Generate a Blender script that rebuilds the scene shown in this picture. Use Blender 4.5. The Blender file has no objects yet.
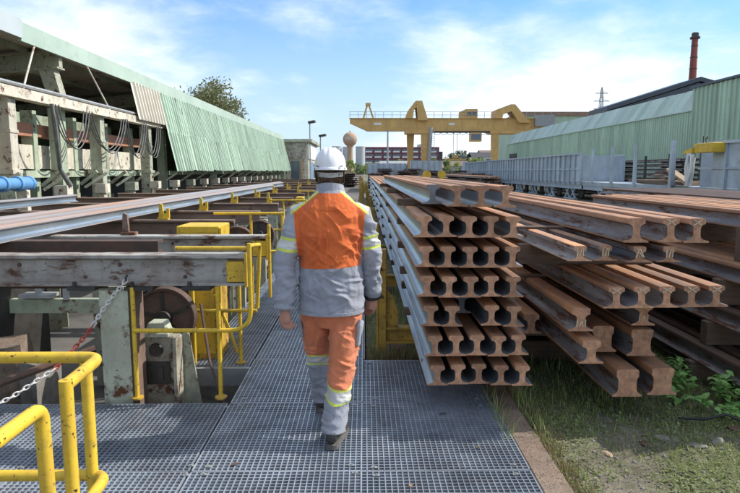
import bpy, bmesh, math, random
from mathutils import Vector, Matrix, noise
R = math.radians
scene = bpy.context.scene
COL = scene.collection

# ------------------------------------------------------------------ camera, sky, sun, exposure
cam_d = bpy.data.cameras.new('camera'); cam = bpy.data.objects.new('camera', cam_d); COL.objects.link(cam)
cam_d.sensor_width = 36.0; cam_d.lens = 600 / 740 * 36; cam_d.clip_end = 6000; cam_d.clip_start = 0.05
cam.location = (0, 0, 1.69)
cam.rotation_euler = (R(90) - math.atan(75.5 / 600), 0, -math.atan(6 / 600))
scene.camera = cam

SUN_EL, SUN_AZ = R(40), R(77)           # azimuth from +Y towards +X
world = bpy.data.worlds.new('World'); scene.world = world; world.use_nodes = True
wn, wl = world.node_tree.nodes, world.node_tree.links
for n in list(wn): wn.remove(n)
def wnode(t, **k):
    n = wn.new(t)
    for a, b in k.items(): setattr(n, a, b)
    return n
w_out = wnode('ShaderNodeOutputWorld'); w_bg = wnode('ShaderNodeBackground')
w_sky = wnode('ShaderNodeTexSky', sky_type='NISHITA', sun_disc=False, sun_elevation=SUN_EL, sun_rotation=SUN_AZ,
              air_density=1.15, dust_density=0.2, ozone_density=3.0, altitude=300)
w_tc = wnode('ShaderNodeTexCoord'); w_sep = wnode('ShaderNodeSeparateXYZ')
wl.new(w_tc.outputs['Generated'], w_sep.inputs[0])
def wmath(op, a, b=None, c=None, clamp=False):
    n = wnode('ShaderNodeMath', operation=op, use_clamp=clamp)
    for i, v in enumerate((a, b, c)):
        if v is None: continue
        if isinstance(v, (int, float)): n.inputs[i].default_value = v
        else: wl.new(v, n.inputs[i])
    return n.outputs[0]
zc = wmath('MAXIMUM', w_sep.outputs[2], 0.0)
den = wmath('ADD', zc, 0.22)
cx_ = wmath('DIVIDE', w_sep.outputs[0], den); cy_ = wmath('DIVIDE', w_sep.outputs[1], den)
w_comb = wnode('ShaderNodeCombineXYZ'); wl.new(cx_, w_comb.inputs[0]); wl.new(cy_, w_comb.inputs[1])
def wnoise(scale, detail, rough, off, dist=0.0):
    m = wnode('ShaderNodeMapping'); m.inputs['Location'].default_value = off
    n = wnode('ShaderNodeTexNoise'); n.inputs['Scale'].default_value = scale; n.inputs['Detail'].default_value = detail
    n.inputs['Roughness'].default_value = rough; n.inputs['Distortion'].default_value = dist
    wl.new(w_comb.outputs[0], m.inputs['Vector']); wl.new(m.outputs[0], n.inputs['Vector'])
    return n.outputs['Fac']
def wramp(fac, lo, hi):
    n = wnode('ShaderNodeMapRange', interpolation_type='SMOOTHSTEP'); n.inputs[1].default_value = lo; n.inputs[2].default_value = hi
    wl.new(fac, n.inputs[0]); return n.outputs[0]
big = wnoise(0.62, 6, 0.52, (17.4, 18.2, 0), 0.15)
fine = wnoise(3.2, 8, 0.6, (0.4, 2.2, 0), 0.3)
mixn = wmath('ADD', wmath('MULTIPLY', big, 0.78), wmath('MULTIPLY', fine, 0.22))
cover = wramp(mixn, 0.395, 0.60)
low = wramp(zc, 0.34, -0.06)                               # thin bright veil towards the horizon
w_cloud = wnode('ShaderNodeMix', data_type='RGBA')
w_cloud.inputs[6].default_value = (2.6, 2.95, 3.35, 1); w_cloud.inputs[7].default_value = (3.9, 4.0, 4.15, 1)
wl.new(fine, w_cloud.inputs[0])
w_mix = wnode('ShaderNodeMix', data_type='RGBA')
wl.new(cover, w_mix.inputs[0])
w_gain = wnode('ShaderNodeMix', data_type='RGBA', blend_type='MULTIPLY'); w_gain.inputs[0].default_value = 1.0
w_gain.inputs[7].default_value = (0.30, 0.445, 0.575, 1)
wl.new(w_sky.outputs[0], w_gain.inputs[6]); w_veil = wnode('ShaderNodeMix', data_type='RGBA'); w_veil.inputs[7].default_value = (2.15, 2.5, 2.85, 1)
wl.new(wmath('MULTIPLY', low, 0.92), w_veil.inputs[0]); wl.new(w_gain.outputs[2], w_veil.inputs[6]); wl.new(w_veil.outputs[2], w_mix.inputs[6]); wl.new(w_cloud.outputs[2], w_mix.inputs[7])
wl.new(w_mix.outputs[2], w_bg.inputs['Color']); w_bg.inputs['Strength'].default_value = 0.13
wl.new(w_bg.outputs[0], w_out.inputs['Surface'])

sun_d = bpy.data.lights.new('sun', 'SUN'); sun_d.energy = 2.0; sun_d.angle = R(0.6); sun_d.color = (1.0, 0.95, 0.87)
sun = bpy.data.objects.new('sun', sun_d); COL.objects.link(sun)
to_sun = Vector((math.sin(SUN_AZ) * math.cos(SUN_EL), math.cos(SUN_AZ) * math.cos(SUN_EL), math.sin(SUN_EL)))
sun.rotation_euler = to_sun.to_track_quat('Z', 'Y').to_euler(); sun.location = to_sun * 50

scene.view_settings.view_transform = 'Standard'; scene.view_settings.look = 'None'
scene.view_settings.exposure = 1.45; scene.view_settings.gamma = 1.0
scene.render.engine = 'CYCLES'
scene.cycles.use_denoising = True
scene.cycles.max_bounces = 6; scene.cycles.diffuse_bounces = 4; scene.cycles.glossy_bounces = 3

# ------------------------------------------------------------------ helpers
def tag(o, label=None, cat=None, group=None, kind=None):
    if label: o['label'] = label
    if cat: o['category'] = cat
    if group: o['group'] = group
    if kind: o['kind'] = kind
    return o
OFF = {}
def thing(name, label, cat, loc=(0, 0, 0), group=None, kind=None):
    o = bpy.data.objects.new(name, None); COL.objects.link(o); o.location = loc; o.empty_display_size = 0.2
    OFF[o.name] = Vector(loc)
    return tag(o, label, cat, group, kind)
def link(name, me, loc=(0, 0, 0), parent=None, rot=None, scale=None):
    """place shared mesh data; loc is a world position"""
    o = bpy.data.objects.new(name, me); COL.objects.link(o)
    if parent is not None:
        o.parent = parent; o.location = Vector(loc) - OFF[parent.name]
    else: o.location = loc
    OFF[o.name] = Vector(loc)
    if rot: o.rotation_euler = rot
    if scale: o.scale = scale
    return o
class MB:
    def __init__(s): s.v = []; s.f = []; s.m = []
    def add(s, vs, fs, mi=0):
        b = len(s.v); s.v += [tuple(p) for p in vs]
        for f in fs: s.f.append(tuple(b + i for i in f)); s.m.append(mi)
        return s
    def box(s, x0, x1, y0, y1, z0, z1, mi=0):
        v = [(x0,y0,z0),(x1,y0,z0),(x1,y1,z0),(x0,y1,z0),(x0,y0,z1),(x1,y0,z1),(x1,y1,z1),(x0,y1,z1)]
        return s.add(v, [(0,3,2,1),(4,5,6,7),(0,1,5,4),(1,2,6,5),(2,3,7,6),(3,0,4,7)], mi)
    def bar(s, p, q, w, h, mi=0, up=(0,0,1)):
        p, q = Vector(p), Vector(q); d = (q - p).normalized(); u = Vector(up)
        if abs(d.dot(u)) > 0.98: u = Vector((0,1,0))
        a = d.cross(u).normalized() * (w/2); b = a.cross(d).normalized() * (h/2)
        v = [p-a-b, p+a-b, p+a+b, p-a+b, q-a-b, q+a-b, q+a+b, q-a+b]
        return s.add(v, [(0,1,2,3)[::-1],(4,5,6,7),(0,4,5,1)[::-1],(1,5,6,2)[::-1],(2,6,7,3)[::-1],(3,7,4,0)[::-1]], mi)
    def tube(s, pts, r, n=10, mi=0, caps=True, squash=None):
        pts = [Vector(p) for p in pts]; k = len(pts)
        rs = r if isinstance(r, (list, tuple)) else [r]*k
        t0 = (pts[1]-pts[0]).normalized()
        ref = Vector((0,0,1)) if abs(t0.z) < 0.9 else Vector((0,1,0))
        a = t0.cross(ref).normalized(); rings = []
        for i in range(k):
            if i == 0: t = t0
            elif i == k-1: t = (pts[-1]-pts[-2]).normalized()
            else: t = ((pts[i]-pts[i-1]).normalized() + (pts[i+1]-pts[i]).normalized()).normalized()
            a = (a - t*a.dot(t)).normalized(); b = t.cross(a)
            rr = rs[i]
            rx, ry = rr if isinstance(rr, (list, tuple)) else (rr, rr)
            rings.append([pts[i] + a*(rx*math.cos(2*math.pi*j/n)) + b*(ry*math.sin(2*math.pi*j/n)) for j in range(n)])
        v = [p for g in rings for p in g]; f = []
        for i in range(k-1):
            for j in range(n):
                f.append((i*n+j, i*n+(j+1)%n, (i+1)*n+(j+1)%n, (i+1)*n+j))
        if caps: f.append(tuple(range(n))[::-1]); f.append(tuple((k-1)*n+j for j in range(n)))
        return s.add(v, f, mi)
    def lathe(s, prof, c, n=24, mi=0, axis='z'):
        v = []; f = []
        for (r, h) in prof:
            for j in range(n):
                a = 2*math.pi*j/n
                p = (r*math.cos(a), r*math.sin(a), h)
                if axis == 'y': p = (p[0], p[2], p[1])
                if axis == 'x': p = (p[2], p[0], p[1])
                v.append((c[0]+p[0], c[1]+p[1], c[2]+p[2]))
        k = len(prof)
        for i in range(k-1):
            for j in range(n): f.append((i*n+j, i*n+(j+1)%n, (i+1)*n+(j+1)%n, (i+1)*n+j))
        ring = tuple(prof[0]) == tuple(prof[-1])
        if prof[0][0] > 1e-4 and not ring: f.append(tuple(range(n))[::-1])
        if prof[-1][0] > 1e-4 and not ring: f.append(tuple((k-1)*n+j for j in range(n)))
        return s.add(v, f, mi)
    def prism(s, poly, axis, a, b, mi=0):
        n = len(poly)
        def P(p, t):
            if axis == 'y': return (p[0], t, p[1])
            if axis == 'x': return (t, p[0], p[1])
            return (p[0], p[1], t)
        v = [P(p, a) for p in poly] + [P(p, b) for p in poly]
        f = [(i, (i+1)%n, n+(i+1)%n, n+i) for i in range(n)] + [tuple(range(n))[::-1], tuple(range(n, 2*n))]
        return s.add(v, f, mi)
    def mesh(s, name, mats, smooth=None, fix=True):
        me = bpy.data.meshes.new(name); me.from_pydata(s.v, [], s.f); me.polygons.foreach_set('material_index', s.m)
        for m in (mats if isinstance(mats, (list, tuple)) else [mats]): me.materials.append(m)
        if fix:
            bm = bmesh.new(); bm.from_mesh(me); bmesh.ops.recalc_face_normals(bm, faces=bm.faces); bm.to_mesh(me); bm.free()
        if smooth:
            me.polygons.foreach_set('use_smooth', [True]*len(me.polygons)); me.set_sharp_from_angle(angle=R(smooth))
        me.update(); return me
    def build(s, name, mats, parent=None, smooth=None, bevel=0, kind=None):
        if parent is not None: o0 = OFF[parent.name]
        else:
            xs = [p[0] for p in s.v]; ys = [p[1] for p in s.v]; zs = [p[2] for p in s.v]
            o0 = Vector(((min(xs)+max(xs))/2, (min(ys)+max(ys))/2, min(zs)))
        s.v = [(p[0]-o0[0], p[1]-o0[1], p[2]-o0[2]) for p in s.v]
        me = s.mesh(name, mats, smooth)
        if bevel:
            bm = bmesh.new(); bm.from_mesh(me)
            es = [e for e in bm.edges if len(e.link_faces) == 2 and e.calc_face_angle(0) > 0.6]
            bmesh.ops.bevel(bm, geom=es, offset=bevel, segments=1, profile=0.5, affect='EDGES', clamp_overlap=True)
            bm.to_mesh(me); bm.free()
        o = link(name, me, o0, parent)
        if kind: o['kind'] = kind
        return o
def fillet(pts, r, n=5):
    pts = [Vector(p) for p in pts]; out = [pts[0]]
    for i in range(1, len(pts)-1):
        a, b, c = pts[i-1], pts[i], pts[i+1]
        d1, d2 = (a-b), (c-b); rr = min(r, d1.length*0.49, d2.length*0.49)
        p, q = b + d1.normalized()*rr, b + d2.normalized()*rr
        for k in range(n+1):
            t = k/n; out.append(p*(1-t)**2 + b*2*t*(1-t) + q*t*t)
    out.append(pts[-1]); return out
def ibeam(h, w, tw, tf):
    """I section polygon (u, z), z from 0 to h"""
    return [(-w/2,0),(w/2,0),(w/2,tf),(tw/2,tf),(tw/2,h-tf),(w/2,h-tf),(w/2,h),(-w/2,h),(-w/2,h-tf),(-tw/2,h-tf),(-tw/2,tf),(-w/2,tf)]

# ------------------------------------------------------------------ materials
class NT:
    def __init__(s, name):
        s.m = bpy.data.materials.new(name); s.m.use_nodes = True
        s.n = s.m.node_tree.nodes; s.l = s.m.node_tree.links
        s.bsdf = s.n['Principled BSDF']
        s.tc = s.n.new('ShaderNodeTexCoord'); s.oi = s.n.new('ShaderNodeObjectInfo')
    def node(s, t, **k):
        n = s.n.new(t)
        for a, b in k.items(): setattr(n, a, b)
        return n
    def vec(s, stretch=(1,1,1), gen=False):
        mp = s.node('ShaderNodeMapping'); mp.inputs['Scale'].default_value = stretch
        s.l.new(s.tc.outputs['Generated' if gen else 'Object'], mp.inputs['Vector']); return mp.outputs[0]
    def noise(s, scale, detail=5, rough=0.55, stretch=(1,1,1), dist=0.0, rnd=True):
        n = s.node('ShaderNodeTexNoise', noise_dimensions='4D')
        n.inputs['Scale'].default_value = scale; n.inputs['Detail'].default_value = detail
        n.inputs['Roughness'].default_value = rough; n.inputs['Distortion'].default_value = dist
        s.l.new(s.vec(stretch), n.inputs['Vector'])
        if rnd:
            m = s.node('ShaderNodeMath', operation='MULTIPLY'); m.inputs[1].default_value = 37.0
            s.l.new(s.oi.outputs['Random'], m.inputs[0]); s.l.new(m.outputs[0], n.inputs['W'])
        return n.outputs['Fac']
    def ramp(s, fac, lo, hi, a=0.0, b=1.0):
        n = s.node('ShaderNodeMapRange'); n.clamp = True
        for i, v in ((1, lo), (2, hi), (3, a), (4, b)): n.inputs[i].default_value = v
        s.l.new(fac, n.inputs[0]); return n.outputs[0]
    def mix(s, fac, a, b, blend='MIX'):
        n = s.node('ShaderNodeMix', data_type='RGBA', blend_type=blend)
        for i, v in ((0, fac), (6, a), (7, b)):
            if isinstance(v, (int, float)): n.inputs[i].default_value = v
            elif isinstance(v, tuple): n.inputs[i].default_value = (*v[:3], 1)
            else: s.l.new(v, n.inputs[i])
        return n.outputs[2]
    def mathn(s, op, a, b):
        n = s.node('ShaderNodeMath', operation=op)
        for i, v in ((0, a), (1, b)):
            if isinstance(v, (int, float)): n.inputs[i].default_value = v
            else: s.l.new(v, n.inputs[i])
        return n.outputs[0]
    def set(s, inp, v):
        if isinstance(v, (int, float)): s.bsdf.inputs[inp].default_value = v
        elif isinstance(v, tuple): s.bsdf.inputs[inp].default_value = (*v[:3], 1)
        else: s.l.new(v, s.bsdf.inputs[inp])
    def bump(s, h, strength=0.3, dist=0.01):
        b = s.node('ShaderNodeBump'); b.inputs['Strength'].default_value = strength; b.inputs['Distance'].default_value = dist
        s.l.new(h, b.inputs['Height']); s.l.new(b.outputs[0], s.bsdf.inputs['Normal'])
def vary(t, c, amt):
    """per-object brightness variation"""
    if not amt: return c
    return t.mix(1.0, c, t.mix(t.oi.outputs['Random'], (1-amt,)*3, (1+amt,)*3), 'MULTIPLY')
def surf(name, c1, c2, scale=6, lo=0.4, hi=0.62, rough=0.6, metal=0.0, rust=0.0, rustcol=(0.17,0.065,0.028), rscale=9, rstretch=(1,1,1),
         stretch=(1,1,1), grime=0.25, bump=0.25, bdist=0.004, bscale=60, amt=0.1, chips=0.0, chipscale=55, stain=0.0, spec=0.5):
    t = NT(name)
    c = t.mix(t.ramp(t.noise(scale, 6, 0.6, stretch), lo, hi), c1, c2)
    if grime: c = t.mix(t.ramp(t.noise(scale*3.7, 7, 0.7, stretch), 0.52, 0.72, 0, grime), c, (0.07,0.06,0.05))
    if stain: c = t.mix(t.ramp(t.noise(scale*0.9+0.6, 7, 0.72, (1,1,0.3), 0.4), 0.47, 0.70, 0, stain), c, (rustcol[0]*1.1, rustcol[1]*1.3, rustcol[2]*1.6))
    c = vary(t, c, amt)
    rv = rough
    if chips: c = t.mix(t.ramp(t.noise(chipscale, 4, 0.6, (1,1,1), 0.3), 0.70-0.08*chips, 0.73-0.08*chips), c, (rustcol[0]*.35, rustcol[1]*.4, rustcol[2]*.5))
    if rust:
        fr = t.ramp(t.noise(rscale, 8, 0.68, rstretch, 0.2), 0.69-0.19*rust, 0.76-0.18*rust)
        rc = t.mix(t.noise(rscale*4, 4, 0.6), rustcol, tuple(k*0.4 for k in rustcol))
        c = t.mix(fr, c, rc)
        if metal: t.set('Metallic', t.mathn('MULTIPLY', t.mathn('SUBTRACT', 1.0, fr), metal))
        rv = t.mathn('MAXIMUM', t.mathn('MULTIPLY', fr, 0.9), rough)
    elif metal: t.set('Metallic', metal)
    t.set('Base Color', c); t.set('Roughness', rv); t.set('Specular IOR Level', spec)
    if bump: t.bump(t.noise(bscale, 5, 0.65), bump, bdist)
    return t.m
M = {}
M['rust_head'] = surf('rust_head', (0.50,0.24,0.105), (0.28,0.165,0.11), 3, 0.36, 0.64, 0.72, stretch=(4,0.5,4), grime=0.55, stain=0.4, bump=0.4, amt=0.30)
M['rust_end'] = surf('rust_end', (0.53,0.29,0.17), (0.31,0.165,0.10), 22, 0.38, 0.62, 0.8, grime=0.4, stain=0.5, rustcol=(0.26,0.10,0.04), chips=0.5, chipscale=70, bump=0.5, amt=0.22)
M['rust_end_grey'] = surf('rust_end_grey', (0.22,0.22,0.22), (0.16,0.17,0.17), 14, 0.35, 0.65, 0.6, grime=0.3, bump=0.3, amt=0.1)
M['scale_fresh'] = surf('scale_fresh', (0.44,0.49,0.52), (0.30,0.35,0.39), 2.5, 0.4, 0.6, 0.36, metal=0.75, rust=0.42, rscale=5, rstretch=(3,0.5,3), stretch=(3,0.4,3), grime=0.3, bump=0.12, amt=0.12)
M['scale_dark'] = surf('scale_dark', (0.30,0.30,0.31), (0.18,0.165,0.16), 2.5, 0.4, 0.6, 0.58, chips=1.1, chipscale=75, metal=0.4, rust=0.95, rscale=5, rstretch=(3,0.6,3), rustcol=(0.16,0.07,0.04), stretch=(3,0.4,3), grime=0.4, bump=0.25, amt=0.2)
M['rust_old'] = surf('rust_old', (0.115,0.062,0.042), (0.07,0.045,0.036), 4, 0.38, 0.62, 0.75, stretch=(2,0.8,2), grime=0.5, bump=0.35, amt=0.25)
M['bed_head'] = surf('bed_head', (0.30,0.29,0.30), (0.38,0.19,0.09), 1.0, 0.54, 0.62, 0.55, stretch=(14,0.12,6), grime=0.35, bump=0.2, amt=0.1)
M['timber'] = surf('timber', (0.16,0.105,0.07), (0.085,0.06,0.045), 5, 0.35, 0.65, 0.85, stretch=(1,7,7), grime=0.5, bump=0.4, amt=0.25)
M['yellow'] = surf('yellow', (0.72,0.48,0.035), (0.62,0.40,0.03), 5, 0.4, 0.65, 0.6, rust=0.30, rscale=30, grime=0.5, bump=0.15, amt=0.06, chips=0.95, chipscale=48, stain=0.45)
M['yellow_dull'] = surf('yellow_dull', (0.58,0.36,0.04), (0.42,0.27,0.05), 6, 0.4, 0.62, 0.55, rust=0.75, rscale=14, grime=0.4, bump=0.2, amt=0.12, chips=0.6, stain=0.6)
M['crane_yellow'] = surf('crane_yellow', (0.60,0.37,0.12), (0.52,0.32,0.105), 0.6, 0.4, 0.6, 0.55, rust=0.3, rscale=1.5, grime=0.2, stain=0.3, bump=0, amt=0.05)
M['beam_grey'] = surf('beam_grey', (0.44,0.42,0.38), (0.33,0.31,0.275), 2.2, 0.4, 0.62, 0.6, rust=0.85, rscale=5, rustcol=(0.15,0.075,0.045), stretch=(0.8,3,3), rstretch=(0.8,2,2), stain=0.75, chips=0.6, chipscale=30, grime=0.55, bump=0.3, amt=0.12)
M['beam_brown'] = surf('beam_brown', (0.25,0.165,0.12), (0.155,0.11,0.085), 2.2, 0.38, 0.62, 0.7, rust=0.6, rscale=3, stretch=(0.8,3,3), grime=0.5, bump=0.3, amt=0.2)
M['pale_green'] = surf('pale_green', (0.46,0.49,0.37), (0.37,0.40,0.31), 2.6, 0.4, 0.62, 0.6, rust=0.75, rscale=7, stain=0.6, chips=0.6, chipscale=35, grime=0.45, bump=0.2, amt=0.12)
M['machine_green'] = surf('machine_green', (0.38,0.45,0.33), (0.29,0.36,0.26), 1.6, 0.4, 0.62, 0.6, rust=0.6, rscale=5, stain=0.55, grime=0.4, bump=0.15, amt=0.15)
M['grubby'] = surf('grubby', (0.40,0.38,0.30), (0.24,0.22,0.17), 5, 0.4, 0.62, 0.65, rust=0.9, rscale=9, stain=0.8, chips=1.0, chipscale=40, grime=0.7, bump=0.3, amt=0.08)
M['cream'] = surf('cream', (0.62,0.59,0.48), (0.52,0.49,0.40), 1.5, 0.4, 0.65, 0.6, rust=0.7, rscale=6, stain=0.55, chips=0.4, chipscale=30, grime=0.35, bump=0.1, amt=0.08)
M['red_beam'] = surf('red_beam', (0.42,0.20,0.12), (0.33,0.15,0.09), 2, 0.4, 0.62, 0.65, rust=0.4, rscale=4, grime=0.3, bump=0.1, amt=0.1)
M['clad_green'] = surf('clad_green', (0.50,0.625,0.49), (0.40,0.52,0.40), 0.9, 0.38, 0.64, 0.5, rust=0.5, rscale=3.5, stain=0.3, rustcol=(0.13,0.14,0.10), stretch=(1,1,0.35), rstretch=(1.5,1.5,0.4), grime=0.32, bump=0.05, amt=0.10)
M['clad_beige'] = surf('clad_beige', (0.66,0.62,0.52), (0.58,0.54,0.45), 1.0, 0.4, 0.62, 0.55, rust=0.15, rscale=3, stretch=(1,1,0.35), grime=0.25, bump=0.05, amt=0.06)
M['fascia'] = surf('fascia', (0.42,0.52,0.43), (0.36,0.46,0.38), 0.7, 0.4, 0.62, 0.5, rust=0.12, rscale=2, grime=0.2, bump=0, amt=0.05)
M['fascia_pale'] = surf('fascia_pale', (0.46,0.51,0.52), (0.42,0.47,0.48), 0.7, 0.4, 0.62, 0.45, rust=0.08, rscale=2, grime=0.12, bump=0, amt=0.05)
M['soffit'] = surf('soffit', (0.60,0.54,0.47), (0.46,0.39,0.33), 0.8, 0.38, 0.62, 0.75, rust=0.6, rscale=1.6, grime=0.4, bump=0.1, amt=0.12)
M['shed_green'] = surf('shed_green', (0.40,0.535,0.39), (0.33,0.45,0.325), 0.35, 0.38, 0.64, 0.5, rust=0.25, rscale=2.5, stain=0.4, rustcol=(0.12,0.10,0.07), stretch=(1,1,0.3), rstretch=(1,1,0.3), grime=0.25, bump=0, amt=0.12)
M['shed_roof'] = surf('shed_roof', (0.46,0.54,0.49), (0.36,0.47,0.40), 0.3, 0.4, 0.6, 0.42, rust=0.12, rscale=0.9, stretch=(1,1,0.5), grime=0.22, bump=0, amt=0.14)
M['dark_blue'] = surf('dark_blue', (0.035,0.05,0.075), (0.028,0.04,0.06), 0.3, 0.4, 0.6, 0.45, grime=0.1, bump=0, amt=0.05)
M['wagon'] = surf('wagon', (0.42,0.49,0.55), (0.33,0.385,0.435), 0.9, 0.38, 0.62, 0.5, rust=0.3, rscale=2.5, rustcol=(0.12,0.08,0.06), grime=0.3, stain=0.3, bump=0.05, amt=0.12)
M['galv'] = surf('galv', (0.40,0.445,0.50), (0.27,0.305,0.35), 5, 0.36, 0.62, 0.34, metal=0.3, rust=0.12, rscale=9, stain=0.25, grime=0.4, bump=0.12, amt=0.22)
M['galv_dull'] = surf('galv_dull', (0.36,0.37,0.37), (0.28,0.29,0.29), 5, 0.4, 0.62, 0.5, metal=0.3, rust=0.35, rscale=7, grime=0.3, bump=0.1, amt=0.12)
M['concrete'] = surf('concrete', (0.36,0.275,0.205), (0.20,0.15,0.115), 5, 0.36, 0.64, 0.95, grime=0.6, bump=1.0, bdist=0.012, bscale=130, stain=0.4, chips=1.5, chipscale=120, amt=0.08)
M['dark_steel'] = surf('dark_steel', (0.06,0.055,0.05), (0.035,0.032,0.03), 6, 0.4, 0.6, 0.5, metal=0.3, rust=0.45, rscale=6, rustcol=(0.12,0.06,0.035), grime=0.3, bump=0.2, amt=0.15)
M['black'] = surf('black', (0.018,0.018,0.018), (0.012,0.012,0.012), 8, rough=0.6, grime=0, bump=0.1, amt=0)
M['blue'] = surf('blue', (0.12,0.30,0.55), (0.10,0.25,0.47), 3, rough=0.45, rust=0.1, grime=0.2, bump=0, amt=0.05)
M['white'] = surf('white', (0.72,0.72,0.70), (0.64,0.64,0.62), 3, rough=0.55, grime=0.15, bump=0, amt=0.03)
M['chain_white'] = surf('chain_white', (0.72,0.70,0.66), (0.6,0.58,0.55), 40, rough=0.45, grime=0.2, bump=0, amt=0)
M['chain_red'] = surf('chain_red', (0.45,0.06,0.035), (0.36,0.05,0.03), 40, rough=0.45, grime=0.2, bump=0, amt=0)
M['cable'] = surf('cable', (0.10,0.10,0.10), (0.16,0.16,0.155), 6, rough=0.6, grime=0.2, bump=0, amt=0.25)
M['chalk'] = surf('chalk', (0.70,0.62,0.48), (0.5,0.4,0.28), 60, 0.4, 0.6, 0.95, grime=0.2, bump=0, amt=0)
M['brick_red'] = surf('brick_red', (0.30,0.085,0.065), (0.24,0.07,0.055), 0.5, rough=0.85, grime=0.25, bump=0.1, amt=0.02)
M['tan'] = surf('tan', (0.46,0.31,0.20), (0.40,0.27,0.175), 0.2, rough=0.85, grime=0.15, bump=0, amt=0.02)
M['maroon'] = surf('maroon', (0.16,0.045,0.055), (0.13,0.04,0.05), 0.1, rough=0.7, grime=0.1, bump=0, amt=0.02)
M['glass'] = surf('glass', (0.10,0.13,0.16), (0.08,0.10,0.13), 2, rough=0.12, grime=0.0, bump=0, amt=0.2)
M['silo'] = surf('silo', (0.50,0.52,0.53), (0.43,0.45,0.46), 0.2, rough=0.5, grime=0.15, bump=0, amt=0.06)
M['bark'] = surf('bark', (0.10,0.08,0.06), (0.06,0.05,0.04), 6, rough=0.9, grime=0.3, bump=0.4, amt=0.1)
M['stone'] = surf('stone', (0.26,0.24,0.21), (0.18,0.165,0.15), 9, rough=0.9, grime=0.4, bump=0.5, amt=0.2)
M['wood_pale'] = surf('wood_pale', (0.42,0.30,0.19), (0.33,0.23,0.15), 3, rough=0.8, stretch=(6,1,6), grime=0.3, bump=0.1, amt=0.2)
def leafmat(name, c1, c2, trans=0.35):
    t = NT(name)
    g = t.node('ShaderNodeNewGeometry')
    c = t.mix(g.outputs['Random Per Island'], c1, c2)
    t.set('Base Color', vary(t, c, 0.12)); t.set('Roughness', 0.6)
    tr = t.node('ShaderNodeBsdfTranslucent'); t.l.new(c, tr.inputs['Color'])
    mx = t.node('ShaderNodeMixShader'); mx.inputs[0].default_value = trans
    t.l.new(t.bsdf.outputs[0], mx.inputs[1]); t.l.new(tr.outputs[0], mx.inputs[2])
    t.l.new(mx.outputs[0], t.n['Material Output'].inputs['Surface'])
    return t.m
M['leaf_olive'] = leafmat('leaf_olive', (0.10,0.12,0.04), (0.20,0.20,0.09))
M['leaf_green'] = leafmat('leaf_green', (0.06,0.12,0.025), (0.14,0.20,0.05))
M['leaf_dark'] = leafmat('leaf_dark', (0.035,0.065,0.03), (0.07,0.11,0.045))
M['leaf_light'] = leafmat('leaf_light', (0.20,0.26,0.06), (0.30,0.34,0.10))
M['grass'] = leafmat('grass', (0.16,0.24,0.06), (0.36,0.38,0.15), 0.3)
M['ground_leaf'] = leafmat('ground_leaf', (0.14,0.19,0.055), (0.30,0.33,0.14), 0.3)
M['grass_dry'] = leafmat('grass_dry', (0.28,0.22,0.11), (0.18,0.15,0.07), 0.3)
M['weed'] = leafmat('weed', (0.17,0.38,0.08), (0.30,0.52,0.16), 0.3)
# ground: asphalt and oily dirt on the left, mossy gravelly soil on the right
def ground_mat():
    t = NT('ground')
    sx = t.node('ShaderNodeSeparateXYZ'); t.l.new(t.tc.outputs['Object'], sx.inputs[0])
    asph = t.mix(t.ramp(t.noise(1.4, 6, 0.6, rnd=False), 0.35, 0.65), (0.12,0.115,0.11), (0.19,0.175,0.16))
    asph = t.mix(t.ramp(t.noise(0.55, 7, 0.65, rnd=False), 0.52, 0.66), asph, (0.03,0.027,0.025))
    soil = t.mix(t.ramp(t.noise(7, 8, 0.7, rnd=False), 0.35, 0.65), (0.11,0.095,0.075), (0.28,0.245,0.195))
    moss = t.mix(t.ramp(t.noise(22, 5, 0.6, rnd=False), 0.4, 0.6), (0.09,0.11,0.04), (0.155,0.165,0.075))
    soil = t.mix(t.ramp(t.noise(1.9, 7, 0.68, rnd=False), 0.46, 0.60, 0, 0.85), soil, moss)
    soil = t.mix(t.ramp(t.noise(60, 4, 0.6, rnd=False), 0.6, 0.72, 0, 0.6), soil, (0.34,0.31,0.27))
    c = t.mix(t.ramp(sx.outputs[0], -0.2, 0.1), asph, soil)
    t.set('Base Color', c); t.set('Roughness', 0.92); t.set('Specular IOR Level', 0.25)
    h = t.mathn('ADD', t.noise(30, 8, 0.75, rnd=False), t.noise(140, 3, 0.6, rnd=False))
    t.bump(h, 0.7, 0.02); return t.m
M['ground'] = ground_mat()
ORD = ['first','second','third','fourth','fifth','sixth','seventh','eighth','ninth','tenth','eleventh','twelfth','thirteenth','fourteenth','fifteenth','sixteenth']
rng = random.Random(7)
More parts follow.
